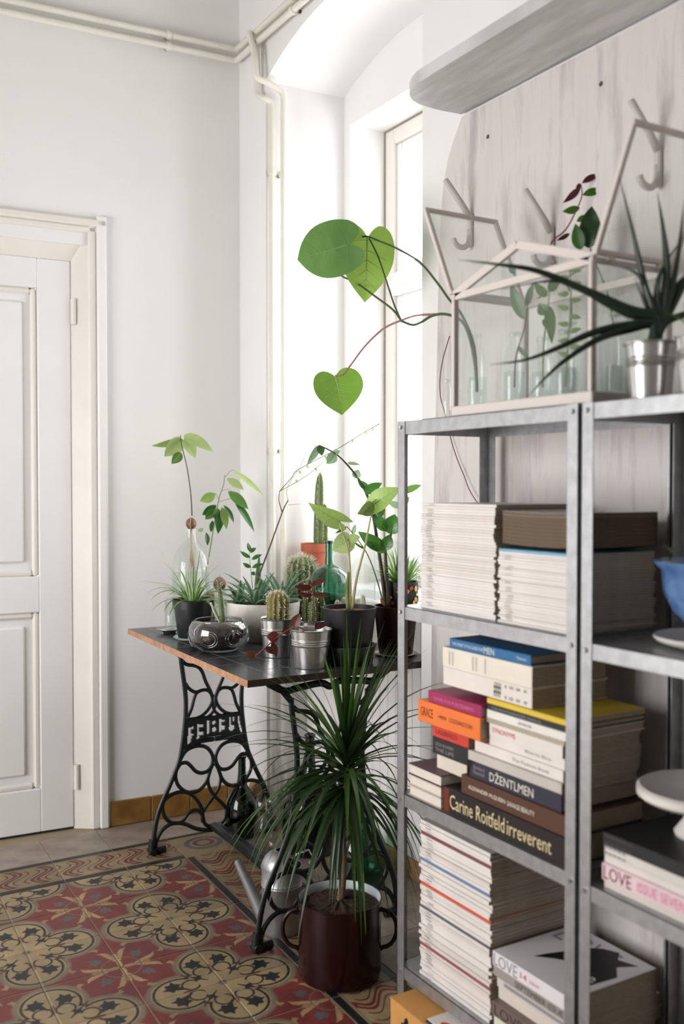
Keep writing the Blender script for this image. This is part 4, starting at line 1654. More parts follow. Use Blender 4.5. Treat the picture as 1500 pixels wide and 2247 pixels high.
# crystal bowl with a thin columnar succulent
c = stand(480, 1434, TZ, .062)
cb_ = pot_thing('crystal_bowl_planter', 'pressed crystal bowl holding a thin spiny succulent column', V((c.x, c.y, TZ + .0003)))
MB().lathe([(0, 0), (.055, 0), (.062, .004), (.082, .022), (.091, .048), (.089, .072), (.078, .090), (.072, .094), (.070, .092), (.076, .085)], 72, rad=lambda a, i: 1 + (.012 if i >= 6 else .006) * math.cos(36 * a)).build('bowl', CRYST, cb_, smooth=True)
MB().lathe([(0, .006), (.052, .006), (.074, .024), (.084, .048), (.080, .070), (.066, .080), (.03, .083), (0, .084)], 40).build('soil', SOIL, cb_, smooth=True)
for k in range(7):
    a = 2 * PI * k / 7 + .35
    u = V((-math.sin(a), math.cos(a), 0))
    o = V((math.cos(a), math.sin(a), 0))
    for r in (.018, .024):
        P = [o * (.0915 - .30 * ((.042 + r * math.sin(w) - .045) ** 2) / .03) + u * (r * 1.25 * math.cos(w)) * .98 + V((0, 0, .044 + r * math.sin(w))) - o * (.5 * (r * 1.25 * math.cos(w)) ** 2 / .09) for w in [2 * PI * q / 20 for q in range(21)]]
        MB().tube(P, .0014, 6, caps=False).build('cut_ornament', CRYST, cb_, smooth=True)
o = cb_.location
stm = AD(490, 1376, depth(o)) - o
tp = AD(480, 1272, depth(o)) - o
MB().tube([stm.lerp(tp, f) + V((0, 0, 0)) for f in (0, .25, .5, .75, 1)], [.0075, .008, .0075, .007, .004], 8).build('succulent_stem', CACT, cb_, smooth=True)
s = MB()
rr = random.Random(2)
for k in range(150):
    f = rr.random()
    p = stm.lerp(tp, f)
    a = rr.uniform(0, 2 * PI)
    d = V((math.cos(a), math.sin(a), rr.uniform(-.1, .6))).normalized()
    q = d.orthogonal() * .0009
    s.add([p + d * .006 + q, p + d * .006 - q, p + d * rr.uniform(.011, .016)], [(0, 1, 2)])
s.build('spines', WOOL, cb_)['kind'] = 'stuff'
stempx(cb_, [(486, 1372), (472, 1348), (462, 1322)], .003, depth(o), WOOL, 'side_shoot')

# cream ceramic bowl with agave-like rosettes, tall twig and a pinnate sprig
c = stand(578, 1414, TZ, .095)
wbw = pot_thing('agave_bowl', 'cream ceramic bowl of blue-green pointed rosettes with a tall bare twig', V((c.x, c.y, TZ + .0003)))
MB().lathe([(0, 0), (.075, 0), (.083, .004), (.108, .05), (.116, .095), (.119, .122), (.118, .126), (.113, .124), (.108, .09), (0, .09)], 56).build('bowl', CERAM, wbw, smooth=True, ang=40)
MB().lathe([(.112, .112), (.06, .117), (.001, .118)], 32).build('soil', SOIL, wbw, smooth=True)
rr = random.Random(6)
for cx, cy, nn, sc in ((-.05, -.045, 14, 1.0), (.035, -.05, 14, 1.15), (.0, .045, 12, 1.2), (-.075, .02, 9, .8), (.075, .01, 10, .9)):
    for k in range(nn):
        az = k * 2.4 + rr.uniform(-.3, .3)
        el = .35 + 1.0 * k / nn + rr.uniform(-.12, .12)
        blademesh(V((cx + .006 * math.cos(az), cy + .006 * math.sin(az), .115)), V((math.cos(az) * math.cos(el), math.sin(az) * math.cos(el), math.sin(el))), rr.uniform(.085, .15) * sc, rr.uniform(.017, .025), rr.uniform(.4, 1.3), 8, .45, True).build('leaf', [G_AGAVE, G_GREY], wbw, smooth=True)
D = depth(wbw.location) + .05
stempx(wbw, [(560, 1330), (566, 1272), (590, 1205), (620, 1122), (632, 1098)], (.0032, .0018), D, STEMB, 'twig')
stempx(wbw, [(619, 1124), (612, 1100), (613, 1078)], (.0018, .0012), D, STEMB, 'twig')
stempx(wbw, [(613, 1078), (660, 1052), (700, 1022), (735, 985)], (.0012, .0008), D, STEMG, 'twig')
stempx(wbw, [(613, 1078), (640, 1048), (655, 1030), (740, 985), (800, 948), (832, 930)], (.0013, .0009), D, STEMB, 'twig')
stempx(wbw, [(632, 1098), (630, 1070), (660, 1020), (672, 990)], (.001, .0006), D, STEMG, 'twig')
stempx(wbw, [(632, 1108), (660, 1106)], (.0009, .0005), D, STEMG, 'twig')
for (px, py) in ((655, 1032), (672, 1020), (690, 1026), (712, 1000), (735, 986), (770, 964), (800, 946), (815, 938), (648, 1052)):
    leafpx(wbw, (px, py), (px + 5, py + 9), 5, D, G_PALE)
stempx(wbw, [(556, 1320), (552, 1270), (548, 1232), (545, 1195)], (.0014, .0007), D, STEMG, 'sprig_stem')
for b, t_ in (((550, 1224), (526, 1209)), ((551, 1228), (575, 1217)), ((551, 1245), (532, 1235)), ((552, 1246), (578, 1237)), ((548, 1213), (562, 1202)), ((551, 1256), (560, 1262)), ((551, 1212), (543, 1190))):
    leafpx(wbw, b, t_, 9, D, G_ZZ, LANCE)

# big clear jug with sprouting avocado pit
jy = 3.13
jp = AY(420, 1372, jy)
ja = V((jp.x, jp.y, TZ + .0003))
silv = V((ja.x - .035, ja.y - .02, TZ))
R = .066
bottle('glass_jug', 'large clear glass jug with a sprouting avocado pit in its mouth', ja, [(0, 0), (R * .92, 0), (R, .008), (R, .205), (R * .97, .235), (R * .87, .262), (R * .68, .285), (R * .46, .300), (R * .31, .312), (.0175, .325), (.0165, .352)], GLASS, 'bottle', water=.20)
dj = depth(ja)
av = thing('avocado_seedling', 'tall avocado seedling growing from the pit on the large clear jug', 'seedling', ja + V((0, 0, .352)))


def pit(t, c, r):
    mb = MB().lathe([(.001, -r), (r * .5, -r * .88), (r * .85, -r * .5), (r, 0), (r * .9, r * .5), (r * .6, r * .9), (r * .2, r * 1.12), (.001, r * 1.15)], 20)
    for v in mb.v:
        v += c
    mb.build('pit', PIT, t, smooth=True)
    mb = MB()
    mb.tube([c + V((-hx.x * 0 - fw.x * r * .98 * math.cos(a), -fw.y * r * .98 * math.cos(a), r * 1.05 * math.sin(a))) for a in [-1.0 + .25 * k for k in range(11)]], .0015, 6)
    mb.build('pit_crack', STEMP, t)


pit(av, V((0, 0, .016)), .0185)
stempx(av, [(421, 1132), (419, 1090), (411, 1030), (398, 975), (396, 955)], (.0022, .0012), dj, STEMB)
for b, t_, w, m_, tl_ in (((397, 960), (360, 1002), 34, G_PALE, .5), ((393, 962), (332, 978), 14, G_LIGHT, .9), ((404, 962), (428, 1006), 26, G_PALE, .5), ((403, 955), (468, 992), 24, G_PALE, .6), ((397, 993), (376, 1018), 21, G_MID, .3)):
    leafpx(av, b, t_, w, dj, m_, OVATE, tilt=tl_, vein=VEINL if w > 20 else None)
mb = MB()
o = av.location
for q, dx in ((0, 0), (1, .012), (2, -.014), (3, .022)):
    P = [V((0, 0, 0)), V((0, 0, -.05)), V((dx * .3, 0, -.10)), V((dx, dx * .4, -.15 - .015 * q)), V((dx * 1.3, dx * .8, -.19 - .01 * q))]
    mb.tube(P, [.004 if q == 0 else .002, .004 if q == 0 else .002, .0025, .0012, .0005], 6)
mb.build('roots', ROOT, av, smooth=True)

# second seedling in its own slim bottle behind the jug
b2 = V((AY(452, 1360, 3.235).x, 3.235, TZ + .0003))
bottle('slim_bottle', 'slim clear bottle with a leafy avocado behind the jug', b2, [(0, 0), (.028, 0), (.03, .005), (.03, .12), (.022, .16), (.012, .18), (.012, .21)], GLASS, 'bottle', water=.10)
d2 = depth(b2)
a2 = thing('avocado_seedling', 'leafy avocado seedling leaning right behind the large jug', 'seedling', b2 + V((0, 0, .21)))
stempx(a2, [(455, 1238), (460, 1210), (470, 1150), (480, 1095), (490, 1065), (493, 1042)], (.0028, .0013), d2, STEMG)
MB().tube([V((0, 0, .0)), V((0, 0, -.08)), V((.004, 0, -.16))], [.003, .002, .001], 6).build('roots', ROOT, a2)
for b, t_, w, m_, tl_ in (((473, 1083), (438, 1100), 22, G_LIGHT, .3), ((474, 1108), (443, 1130), 20, G_ZZ, .5), ((472, 1115), (450, 1140), 20, G_MID, .3), ((478, 1115), (472, 1142), 20, G_MID, .4), ((482, 1122), (478, 1172), 18, G_ZZ, .2), ((486, 1112), (497, 1162), 17, G_LIGHT, .3), ((490, 1108), (513, 1148), 11, G_ZZ, .7),
                           ((500, 1078), (545, 1118), 22, G_MID, .3), ((512, 1095), (558, 1168), 14, G_ZZ, .5), ((497, 1050), (535, 1075), 17, G_PALE, .4), ((510, 1032), (580, 1090), 12, G_PALE, .5), ((466, 1142), (462, 1168), 12, G_ZZ, .3), ((452, 1168), (455, 1198), 10, G_ZZ, .5), ((446, 1160), (434, 1166), 9, G_PALE, .3)):
    leafpx(a2, b, t_, w, d2, m_, LANCE, tilt=tl_)
for pts in ([(486, 1078), (500, 1074), (512, 1082)], [(480, 1102), (500, 1095), (514, 1096)], [(493, 1048), (505, 1034), (512, 1032)], [(481, 1098), (476, 1088), (473, 1083)]):
    stempx(a2, pts, .0009, d2, STEMG, 'leaf_stalk')

# small bottle with the second pit
b3 = V((AY(482, 1372, 2.985).x, 2.985, TZ + .0003))
bottle('small_bottle', 'small clear bottle with a cracked avocado pit on top', b3, [(0, 0), (.024, 0), (.026, .005), (.026, .10), (.022, .12), (.0185, .135), (.0185, .158)], GLASS, 'bottle', water=.12)
a3 = thing('avocado_pit', 'cracked avocado pit resting on the small clear bottle', 'pit', b3 + V((0, 0, .158)))
pit(a3, V((0, 0, .014)), .0215)
MB().tube([V((0, 0, .03)), V((.001, 0, .044))], [.002, .001], 6).build('sprout', STEMG, a3)
tag(MB().cbox((-.012, -.006, 0), (.012, .006, .135), .002).build('wooden_stick', WOOD, None, loc=(AY(462, 1370, 3.07).x, 3.07, TZ + .0003)), 'small upright wooden piece between the jug and the small bottle', 'stick')
# silver dish with a glass tumbler at the far table edge
dz = V((1.165, 3.10, TZ + .0003))
dz = stand(372, 1392, TZ, .035)
tag(MB().lathe([(0, 0), (.02, 0), (.022, .004), (.03, .008), (.044, .013), (.046, .015), (.03, .011), (0, .008)], 32, rad=lambda a, i: 1 + (.03 * math.cos(12 * a) if i in (4, 5) else 0)).build('silver_dish', ZINC, None, smooth=True, loc=V((dz.x, dz.y, TZ + .0003))), 'small scalloped silver dish at the far left table edge', 'dish')
tag(MB().lathe([(0, 0), (.018, 0), (.02, .004), (.0205, .10), (.019, .10), (.0185, .006), (0, .006)], 32).build('glass_tumbler', GLASS, None, smooth=True, loc=V((dz.x + .008, dz.y + .008, TZ + .0092))), 'plain glass tumbler standing in the silver dish', 'glass')

# zinc buckets
def bucket(name, label, c, rb, rt_, h, soil=SOIL):
    t = pot_thing(name, label, V((c.x, c.y, TZ + .0003)), 'zinc bucket pots')
    potshape(t, ribs_bucket(rb, rt_, h), ZINC, soil, (rt_ - .003, h - .014), 48)
    return t


c = stand(607, 1445, TZ, .038)
t1 = bucket('cactus_bucket', 'round white-spined cactus in a zinc bucket', c, .038, .047, .112)
cactus(t1, V((.004, .0, .092)), .098, .032, 13, CACTB, spines=620, slen=.010, seed=3)
c = stand(682, 1470, TZ, .044)
t2 = bucket('red_trailing_plant', 'zinc bucket at the table front with wine-red trailing leaves', c, .044, .056, .105)
d2 = depth(t2.location)
stempx(t2, [(692, 1382), (688, 1340), (686, 1300), (684, 1282)], (.0022, .0014), d2, STEMR)
stempx(t2, [(672, 1384), (650, 1376), (622, 1388), (590, 1414), (560, 1440)], (.0026, .0016), d2 - .05, STEMR)
for b, t_, w, m_, tl_ in (((684, 1284), (680, 1268), 9, G_RED, .3), ((684, 1285), (716, 1272), 13, G_RED, .6), ((684, 1288), (645, 1286), 14, G_DKRED, .7), ((688, 1308), (722, 1308), 12, G_RED, .7), ((686, 1306), (650, 1300), 10, G_DKRED, .8),
                           ((645, 1377), (658, 1345), 22, G_RED, .3), ((634, 1380), (618, 1390), 18, G_DKRED, .3), ((612, 1398), (584, 1396), 25, G_RED, .2), ((596, 1410), (606, 1442), 14, G_RED, .5), ((582, 1422), (606, 1436), 15, G_RED, .5), ((560, 1440), (536, 1430), 15, G_RED, .4), ((690, 1378), (716, 1372), 13, G_DKRED, .5), ((664, 1386), (636, 1392), 9, G_DKRED, .6)):
    leafpx(t2, b, t_, w, d2 - (.05 if b[0] < 660 else 0), m_, OVATE, tilt=tl_)
c = V((AY(684, 1420, 2.535).x, 2.535, 0))
t3 = bucket('cluster_cactus_bucket', 'zinc bucket of clustered column cacti behind the red-leaved one', c, .038, .048, .10)
rr = random.Random(8)
for k in range(9):
    a, r = k * 2.4, .012 * math.sqrt(k)
    cactus(t3, V((r * math.cos(a), r * math.sin(a), .075)), rr.uniform(.09, .15) - .02 * (k > 5), .0105, 6, CACT, spines=90, slen=.006, seed=k, depth_=.3)

# black pot with elephant-ear leaves, on its own saucer
c = stand(766, 1463, TZ, .066)
tag(MB().lathe([(0, 0), (.062, 0), (.066, .003), (.0745, .048), (.0745, .052), (.072, .052), (.066, .006), (0, .006)], 48).build('pot_saucer', MATBLK, None, smooth=True, loc=V((c.x, c.y, TZ + .0003))), 'deep black saucer under the elephant-ear pot', 'saucer')
el_ = pot_thing('elephant_ear_plant', 'black pot with pale green arrow-shaped leaves on upright stalks', V((c.x, c.y, TZ + .0068)))
potshape(el_, pot_profile(.058, .076, .150, .004, .001), MATBLK, BARK, (.071, .138), 48)
d3 = depth(el_.location)
stempx(el_, [(768, 1338), (768, 1270), (764, 1210), (750, 1165), (744, 1148)], (.0042, .0015), d3, STEMP)
stempx(el_, [(772, 1338), (782, 1270), (800, 1200), (812, 1140), (820, 1110)], (.0045, .0016), d3, STEMP)
stempx(el_, [(770, 1338), (766, 1260), (766, 1210), (764, 1182)], (.0035, .0014), d3 + .01, STEMP)
stempx(el_, [(764, 1340), (762, 1290), (765, 1255)], (.007, .004), d3, STEMG)
leafpx(el_, (746, 1144), (675, 1102), 40, d3, G_LIGHT, ARROW, d2=d3 - .05, tilt=.5, droop=.05, vein=VEINL)
leafpx(el_, (820, 1108), (782, 1128), 20, d3, G_LIGHT, ARROW, d2=d3 - .06, tilt=.9)
leafpx(el_, (822, 1106), (882, 1070), 46, d3, G_LIGHT, ARROW, d2=d3 - .02, tilt=.4, droop=.08, vein=VEINL)
leafpx(el_, (822, 1108), (784, 1126), 30, d3 - .01, G_LIGHT, LANCE, d2=d3 - .05, tilt=.4)
leafpx(el_, (764, 1184), (728, 1208), 46, d3 + .01, G_PALE, HEART, tilt=.3, vein=VEINL)
leafpx(el_, (765, 1186), (790, 1178), 22, d3 + .01, G_PALE, OVATE, tilt=.4)

# brown pot with the zz plant
c = stand(868, 1440, TZ + .004, .052)
tag(MB().lathe([(0, 0), (.045, 0), (.062, .004), (.064, .006), (.05, .004), (0, .003)], 40).build('plate', CERAM, None, smooth=True, loc=V((c.x, c.y, TZ + .0003))), 'thin white plate under the brown pot', 'plate')
zz = pot_thing('glossy_leaf_plant', 'brown pot with dark stems of glossy paired green leaves beside the shelf post', V((c.x, c.y, TZ + .0036)))
potshape(zz, pot_profile(.050, .064, .142, .003, .001), BROWNP, BARK, (.060, .130), 44)
d4 = depth(zz.location)
stempx(zz, [(846, 1335), (838, 1260), (828, 1190), (816, 1120), (800, 1075), (782, 1045), (760, 1018), (735, 995), (700, 977)], (.0062, .0016), d4, STEMD)
stempx(zz, [(852, 1336), (848, 1260), (846, 1205), (856, 1180), (862, 1150)], (.0062, .002), d4 - .01, STEMD)
stempx(zz, [(842, 1330), (826, 1270), (805, 1215), (775, 1172), (760, 1155)], (.002, .0012), d4 + .04, STEMD)
stempx(zz, [(866, 1335), (872, 1240), (882, 1150), (890, 1100)], (.005, .002), d4 + .02, STEMD)
for b, t_, w, m_, tl_, d_ in (((700, 977), (673, 1020), 15, G_GREY, .3, 0), ((700, 978), (706, 1000), 17, G_ZZ, .4, 0), ((735, 996), (716, 1018), 24, G_GREY, .2, 0), ((732, 996), (746, 990), 12, G_GREY, .5, 0), ((762, 1016), (790, 1020), 8, G_GREY, .4, 0), ((780, 1050), (786, 1030), 20, G_GREY, .3, 0),
                               ((808, 1072), (784, 1053), 15, G_ZZ, .3, 0), ((800, 1082), (838, 1060), 22, G_ZZ, .3, -.01), ((818, 1132), (845, 1118), 26, G_ZZ, .3, 0), ((848, 1165), (820, 1122), 24, G_ZZ, .3, -.01), ((856, 1172), (866, 1128), 42, G_ZZ, .2, -.01), ((846, 1205), (785, 1166), 30, G_ZZ, .3, -.02), ((846, 1207), (856, 1172), 28, G_ZZ, .3, -.03), ((846, 1212), (806, 1186), 16, G_MID, .5, -.02),
                               ((886, 1080), (925, 1064), 16, G_MID, .3, .02), ((884, 1105), (898, 1090), 16, G_GREY, .3, .02), ((880, 1110), (850, 1100), 15, G_GREY, .5, .02), ((775, 1172), (780, 1150), 10, G_GREY, .4, .04), ((760, 1156), (735, 1170), 7, G_ZZ, .4, .04), ((800, 1205), (770, 1184), 5, G_ZZ, .5, .04), ((757, 1158), (735, 1150), 14, G_GREY, .4, .06)):
    leafpx(zz, b, t_, w, d4 + d_, m_, OVATE, tilt=tl_, vein=VEIND if w > 20 else None)
leafpx(zz, (845, 1330), (834, 1312), 8, d4 - .03, mat('dry_sheath', (170, 100, 60), rough=.7), LANCE)

# green demijohn, woolly cactus, barrel cactus at the back of the table
c = V((AY(722, 1380, 2.86).x, 2.86, TZ + .0003))
bottle('demijohn', 'green glass demijohn among the cacti on the table', c, [(0, 0), (.058, 0), (.066, .008), (.068, .03), (.068, .17), (.063, .196), (.048, .215), (.03, .226), (.016, .234), (.0135, .26), (.014, .312)], GGREEN, 'bottle', water=.10)
c = V((AY(769, 1400, 2.56).x, 2.56, TZ + .0003))
wl_ = pot_thing('woolly_cactus', 'little woolly white finger cacti showing behind the black pot', c)
potshape(wl_, pot_profile(.045, .056, .11), BLACKP, SOIL, (.052, .1), 36)
rr = random.Random(3)
for k in range(11):
    a, r = k * 2.4, .014 * math.sqrt(k)
    h = rr.uniform(.045, .07)
    cactus(wl_, V((r * math.cos(a), r * math.sin(a), .098)), h, .0085, 8, WOOL, spines=60, slen=.004, seed=k)
c = V((AY(662, 1390, 3.03).x, 3.03, TZ + .0003))
bc = pot_thing('barrel_cactus', 'fat barrel cactus with long white spines behind the cream bowl', c)
potshape(bc, pot_profile(.042, .055, .12), BLACKP, SOIL, (.05, .112), 36)
cactus(bc, V((0, 0, .108)), .142, .052, 16, CACT, spines=1100, slen=.020, seed=5)
for v in ():
    pass

# on the window sill: terracotta cactus, glass tank, jar of water, mosaic pot
SZ = .872
c = V((AY(692, 1230, 3.145).x, 3.145, SZ + .0003))
tc_ = pot_thing('column_cactus', 'tall column cactus in a terracotta pot on the window sill', c)
potshape(tc_, [(0, 0), (.034, 0), (.036, .003), (.047, .130), (.053, .130), (.055, .160), (.051, .160), (.046, .12), (0, .12)], TERRA, SOIL, (.048, .150), 40)
hcol = (AD(705, 1036, depth(c)) - c).z - .145
cactus(tc_, V((.014, 0, .145)), hcol, .021, 5, CACT, spines=260, slen=.006, seed=12, taper=.25, bend=V((.006, 0, 0)), depth_=.45)
cactus(tc_, V((.034, -.006, .145)), hcol * .58, .015, 5, CACT, spines=160, slen=.006, seed=13, depth_=.45)
tk = thing('glass_tank', 'rectangular clear glass tank on the window sill', 'tank', (1.785, 2.815, SZ + .0003))
for a, b in (((-.075, -.15, 0), (.075, .15, .004)), ((-.075, -.15, .004), (-.071, .15, .19)), ((.071, -.15, .004), (.075, .15, .19)), ((-.071, -.15, .004), (.071, -.146, .19)), ((-.071, .146, .004), (.071, .15, .19))):
    MB().cbox(a, b, .0006).build('glass_pane', GLASS, tk)
EDGE = mat('glass_edge', (206, 226, 220), rough=.2)
for y_ in (-.151, .148):
    MB().box((-.0765, y_, .0), (-.0735, y_ + .003, .191)).build('polished_edge', EDGE, tk)
bottle('water_jar', 'wide clear glass jar of water on the window sill', V((1.79, 2.585, SZ + .0003)), [(0, 0), (.05, 0), (.056, .006), (.057, .10), (.05, .12), (.043, .13), (.043, .15)], GLASS, 'jar', water=.09)
c = V((AY(880, 1320, 2.42).x, 2.42, SZ + .0003))
mp = pot_thing('mosaic_pot_plant', 'bushy narrow-leaved plant in a black mosaic-patterned pot by the window', c)
MB().lathe([(0, 0), (.045, 0), (.048, .004), (.050, .085), (.047, .085), (.045, .006), (0, .006)], 40).build('pot', MATBLK, mp, smooth=True, ang=40)
MOS = [mat('mosaic_%d' % i, cc, rough=.3) for i, cc in enumerate(((226, 170, 60), (196, 60, 50), (236, 206, 150), (90, 86, 90), (220, 200, 90)))]
rr = random.Random(17)
for k in range(46):
    a, z0 = rr.uniform(0, 2 * PI), rr.choice((.066, .072, .060, .03, .04, .05)) + rr.uniform(-.006, .006)
    s = rr.uniform(.004, .008)
    u, o_ = V((-math.sin(a), math.cos(a), 0)), V((math.cos(a), math.sin(a), 0))
    pts = []
    nn = 6
    for q in range(nn):
        w = 2 * PI * q / nn
        r_ = s * rr.uniform(.7, 1.1)
        pts.append(o_ * (.0505 + .002 * (z0 - .0) / .085) + u * (r_ * math.cos(w)) + V((0, 0, z0 + r_ * math.sin(w))))
    mb = MB()
    mb.add([p - o_ * .001 for p in pts] + [p + o_ * .001 for p in pts], [tuple(range(nn, 2 * nn))] + [(i, (i + 1) % nn, nn + (i + 1) % nn, nn + i) for i in range(nn)])
    mb.build('mosaic_piece', rr.choice(MOS), mp)
MB().lathe([(.045, .076), (0, .08)], 24).build('soil', SOIL, mp)
for k in range(60):
    az, el = k * 2.4, .5 + 1.0 * rr.random()
    blademesh(V((.02 * math.cos(az), .02 * math.sin(az), .078)), V((math.cos(az) * math.cos(el), math.sin(az) * math.cos(el), math.sin(el))), rr.uniform(.06, .13), rr.uniform(.008, .012), rr.uniform(.3, 1.4), 6, .3, False).build('leaf', G_YOUNG if k % 3 else G_MID, mp, smooth=True)
# ------------------------------------------------------------------ painted board on the wall, wall shelf, hooks
BRD = mat('brushed_white_board', (216, 211, 208), rough=.6, var=.02, vs=4)


def board_material():
    m = mat('brushed_white_board', (214, 209, 206), rough=.6)
    nt = m.node_tree
    b = nt.nodes['Principled BSDF']
    tc = nt.nodes.new('ShaderNodeTexCoord')
    mp_ = nt.nodes.new('ShaderNodeMapping')
    mp_.inputs['Scale'].default_value = (1, 7, .9)
    nt.links.new(tc.outputs['Object'], mp_.inputs[0])
    n1 = nt.nodes.new('ShaderNodeTexNoise')
    n1.inputs['Scale'].default_value = 2.6
    n1.inputs['Detail'].default_value = 7
    n1.inputs['Roughness'].default_value = .65
    nt.links.new(mp_.outputs[0], n1.inputs['Vector'])
    cr = nt.nodes.new('ShaderNodeValToRGB')
    e = cr.color_ramp.elements
    e[0].position, e[0].color = .30, lin((178, 168, 172))
    e[1].position, e[1].color = .50, lin((214, 209, 205))
    e.new(.62).color = lin((211, 205, 202))
    e.new(.72).color = lin((203, 201, 198))
    nt.links.new(n1.outputs['Fac'], cr.inputs[0])
    nt.links.new(cr.outputs[0], b.inputs['Base Color'])
    return m


BRDM = board_material()
pts = [(2.059, 2.205), (2.095, 2.155), (2.120, 2.11), (2.139, 2.05), (2.150, 1.97), (2.158, 1.85), (2.166, 1.60), (2.176, 1.33), (2.186, 1.0), (2.190, .60), (2.190, .05), (.2, .05), (.2, 2.205)]
pan = MB().prism(pts, (1.590, 0, 0), (0, 1, 0), (0, 0, 1), (.0095, 0, 0)).build('wall_board', BRDM)
tag(pan, 'large brush-painted white board with a curved edge fixed on the wall behind the shelves', 'wall board')
for k, (px, py) in enumerate(((1070, 300), (1318, 184))):
    p = AX(px, py, 1.5898)
    MB().lathe([(0, 0), (.003, 0), (.0055, .0008)], 14).build('screw', mat('screw_dark', (90, 84, 82), rough=.5, metal=.6), pan, loc=p).rotation_euler = (0, -PI / 2, 0)

ws = MB()
pl_ = [(1.5895, 2.062), (1.52, 2.068), (1.46, 2.064), (1.425, 2.05), (1.400, 2.025), (1.386, 1.995), (1.378, 1.96), (1.376, 1.90), (1.378, 1.0), (1.378, .2), (1.5895, .2)]
ws.prism(pl_, (0, 0, 2.212), (1, 0, 0), (0, 1, 0), (0, 0, .030))
SHW = mat('brushed_grey_white_shelf', (206, 206, 206), rough=.45, col2=(184, 184, 182), vs=7, stretch=(6, 1, 1))
tag(ws.build('wall_shelf', SHW), 'white painted wall shelf with a rounded corner high on the right', 'shelf')

HOOK = mat('hook_paint', (196, 190, 184), rough=.5)


def hook(label, y, z):
    t = thing('coat_hook', label, 'hook', (1.5895, y, z), 'coat hooks on the board')
    MB().cbox((-.012, -.008, -.075), (-.0005, .008, .012), .003).build('back_plate', HOOK, t)
    MB().tube([(-.006, 0, .0), (-.03, 0, .028), (-.085, 0, .085)], [.009, .0085, .0075], 10).build('upper_prong', HOOK, t, smooth=True)
    P = [V((-.006, 0, -.03))]
    for k in range(9):
        a = PI * k / 8 * .95
        P.append(V((-.034 + .026 * math.cos(a), 0, -.055 - .024 * math.sin(a))))
    MB().tube(P, .0075, 10).build('lower_hook', HOOK, t, smooth=True)


hook('white coat hook nearest the window, behind the raised greenhouse lid', 2.016, 1.932)
hook('white coat hook behind the greenhouse ridge', 1.715, 1.829)
hook('white coat hook highest on the right above the second lid', 1.402, 1.925)

# ------------------------------------------------------------------ tabletop greenhouse with both lids open
GX0, GX1, GY0, GY1, GZ0 = 1.300, 1.512, 1.299, 1.719, 1.3925
GE, GA = 1.652, 1.722
gh = thing('greenhouse', 'white framed tabletop glass greenhouse with both roof lids open on the shelf', 'greenhouse', ((GX0 + GX1) / 2, (GY0 + GY1) / 2, GZ0))
GO = V(gh.location)
GW = mat('greenhouse_white', (216, 208, 202), rough=.4)


def bar(name, a, b, w=.014, par=None, dpt=.010):
    a, b = V(a) - GO, V(b) - GO
    t = (b - a).normalized()
    M4 = t.to_track_quat('Y', 'Z').to_matrix().to_4x4()
    M4.translation = (a + b) / 2
    L = (b - a).length / 2
    return MB().cbox((-w / 2, -L, -dpt / 2), (w / 2, L, dpt / 2), .0015, M=M4).build(name, GW, par or gh)


YM_ = (GY0 + GY1) / 2
tray = MB()
tray.cbox(V((GX0, GY0, GZ0)) - GO, V((GX1, GY1, GZ0 + .022)) - GO, .002)
tray.build('base_tray', GW, gh)
for x in (GX0 + .006, GX1 - .006):
    for y in (GY0 + .006, GY1 - .006):
        bar('corner_post', (x, y, GZ0 + .022), (x, y, GE), .014)
    bar('eave_rail', (x, GY0, GE), (x, GY1, GE), .010, dpt=.016)
    bar('gable_rafter', (x, GY0 + .003, GE + .004), (x, YM_, GA), .010, dpt=.018)
    bar('gable_rafter', (x, GY1 - .003, GE + .004), (x, YM_, GA), .010, dpt=.018)
for y in (GY0 + .006, GY1 - .006):
    bar('end_rail', (GX0, y, GE), (GX1, y, GE), .012)
bar('ridge_bar', (GX0 + .006, YM_, GA - .002), (GX1 - .006, YM_, GA - .002), .010)


def gpane(pts, T):
    mb = MB()
    P = [V(p) - GO for p in pts]
    T = V(T)
    n = len(P)
    mb.add(P + [p + T for p in P], [tuple(range(n)), tuple(range(2 * n - 1, n - 1, -1))] + [(i, (i + 1) % n, n + (i + 1) % n, n + i) for i in range(n)])
    mb.build('pane', GLASS, gh)


zb = GZ0 + .022
for x in (GX0 + .005, GX1 - .007):
    gpane([(x, GY0 + .01, zb), (x, GY1 - .01, zb), (x, GY1 - .01, GE), (x, YM_, GA - .006), (x, GY0 + .01, GE)], (.002, 0, 0))
for y in (GY0 + .005, GY1 - .007):
    gpane([(GX0 + .012, y, zb), (GX1 - .012, y, zb), (GX1 - .012, y, GE - .004), (GX0 + .012, y, GE - .004)], (0, .002, 0))


def lid(y, top, nm):
    """glazed lid hinged on the short eave, swung up and outwards; top = (y, z) of its free edge"""
    yy, zz = top
    l = bar('lid_rail', (GX0, y, GE + .012), (GX1, y, GE + .012), .012)
    for x in (GX0 + .005, GX1 - .005):
        bar('lid_stile', (x, y, GE + .012), (x, yy, zz), .011)
    bar('lid_rail', (GX0, yy, zz), (GX1, yy, zz), .011)
    gpane([(GX0 + .01, y, GE + .018), (GX1 - .01, y, GE + .018), (GX1 - .01, yy, zz - .006), (GX0 + .01, yy, zz - .006)], (0, .002, 0))
    for x in (GX0 + .04, GX1 - .04):
        bar('hinge', (x - .01, y, GE + .004), (x + .01, y, GE + .004), .008)


lid(GY1 + .006, (1.822, 1.866), 'far')
lid(GY0 - .004, (1.208, 1.868), 'near')

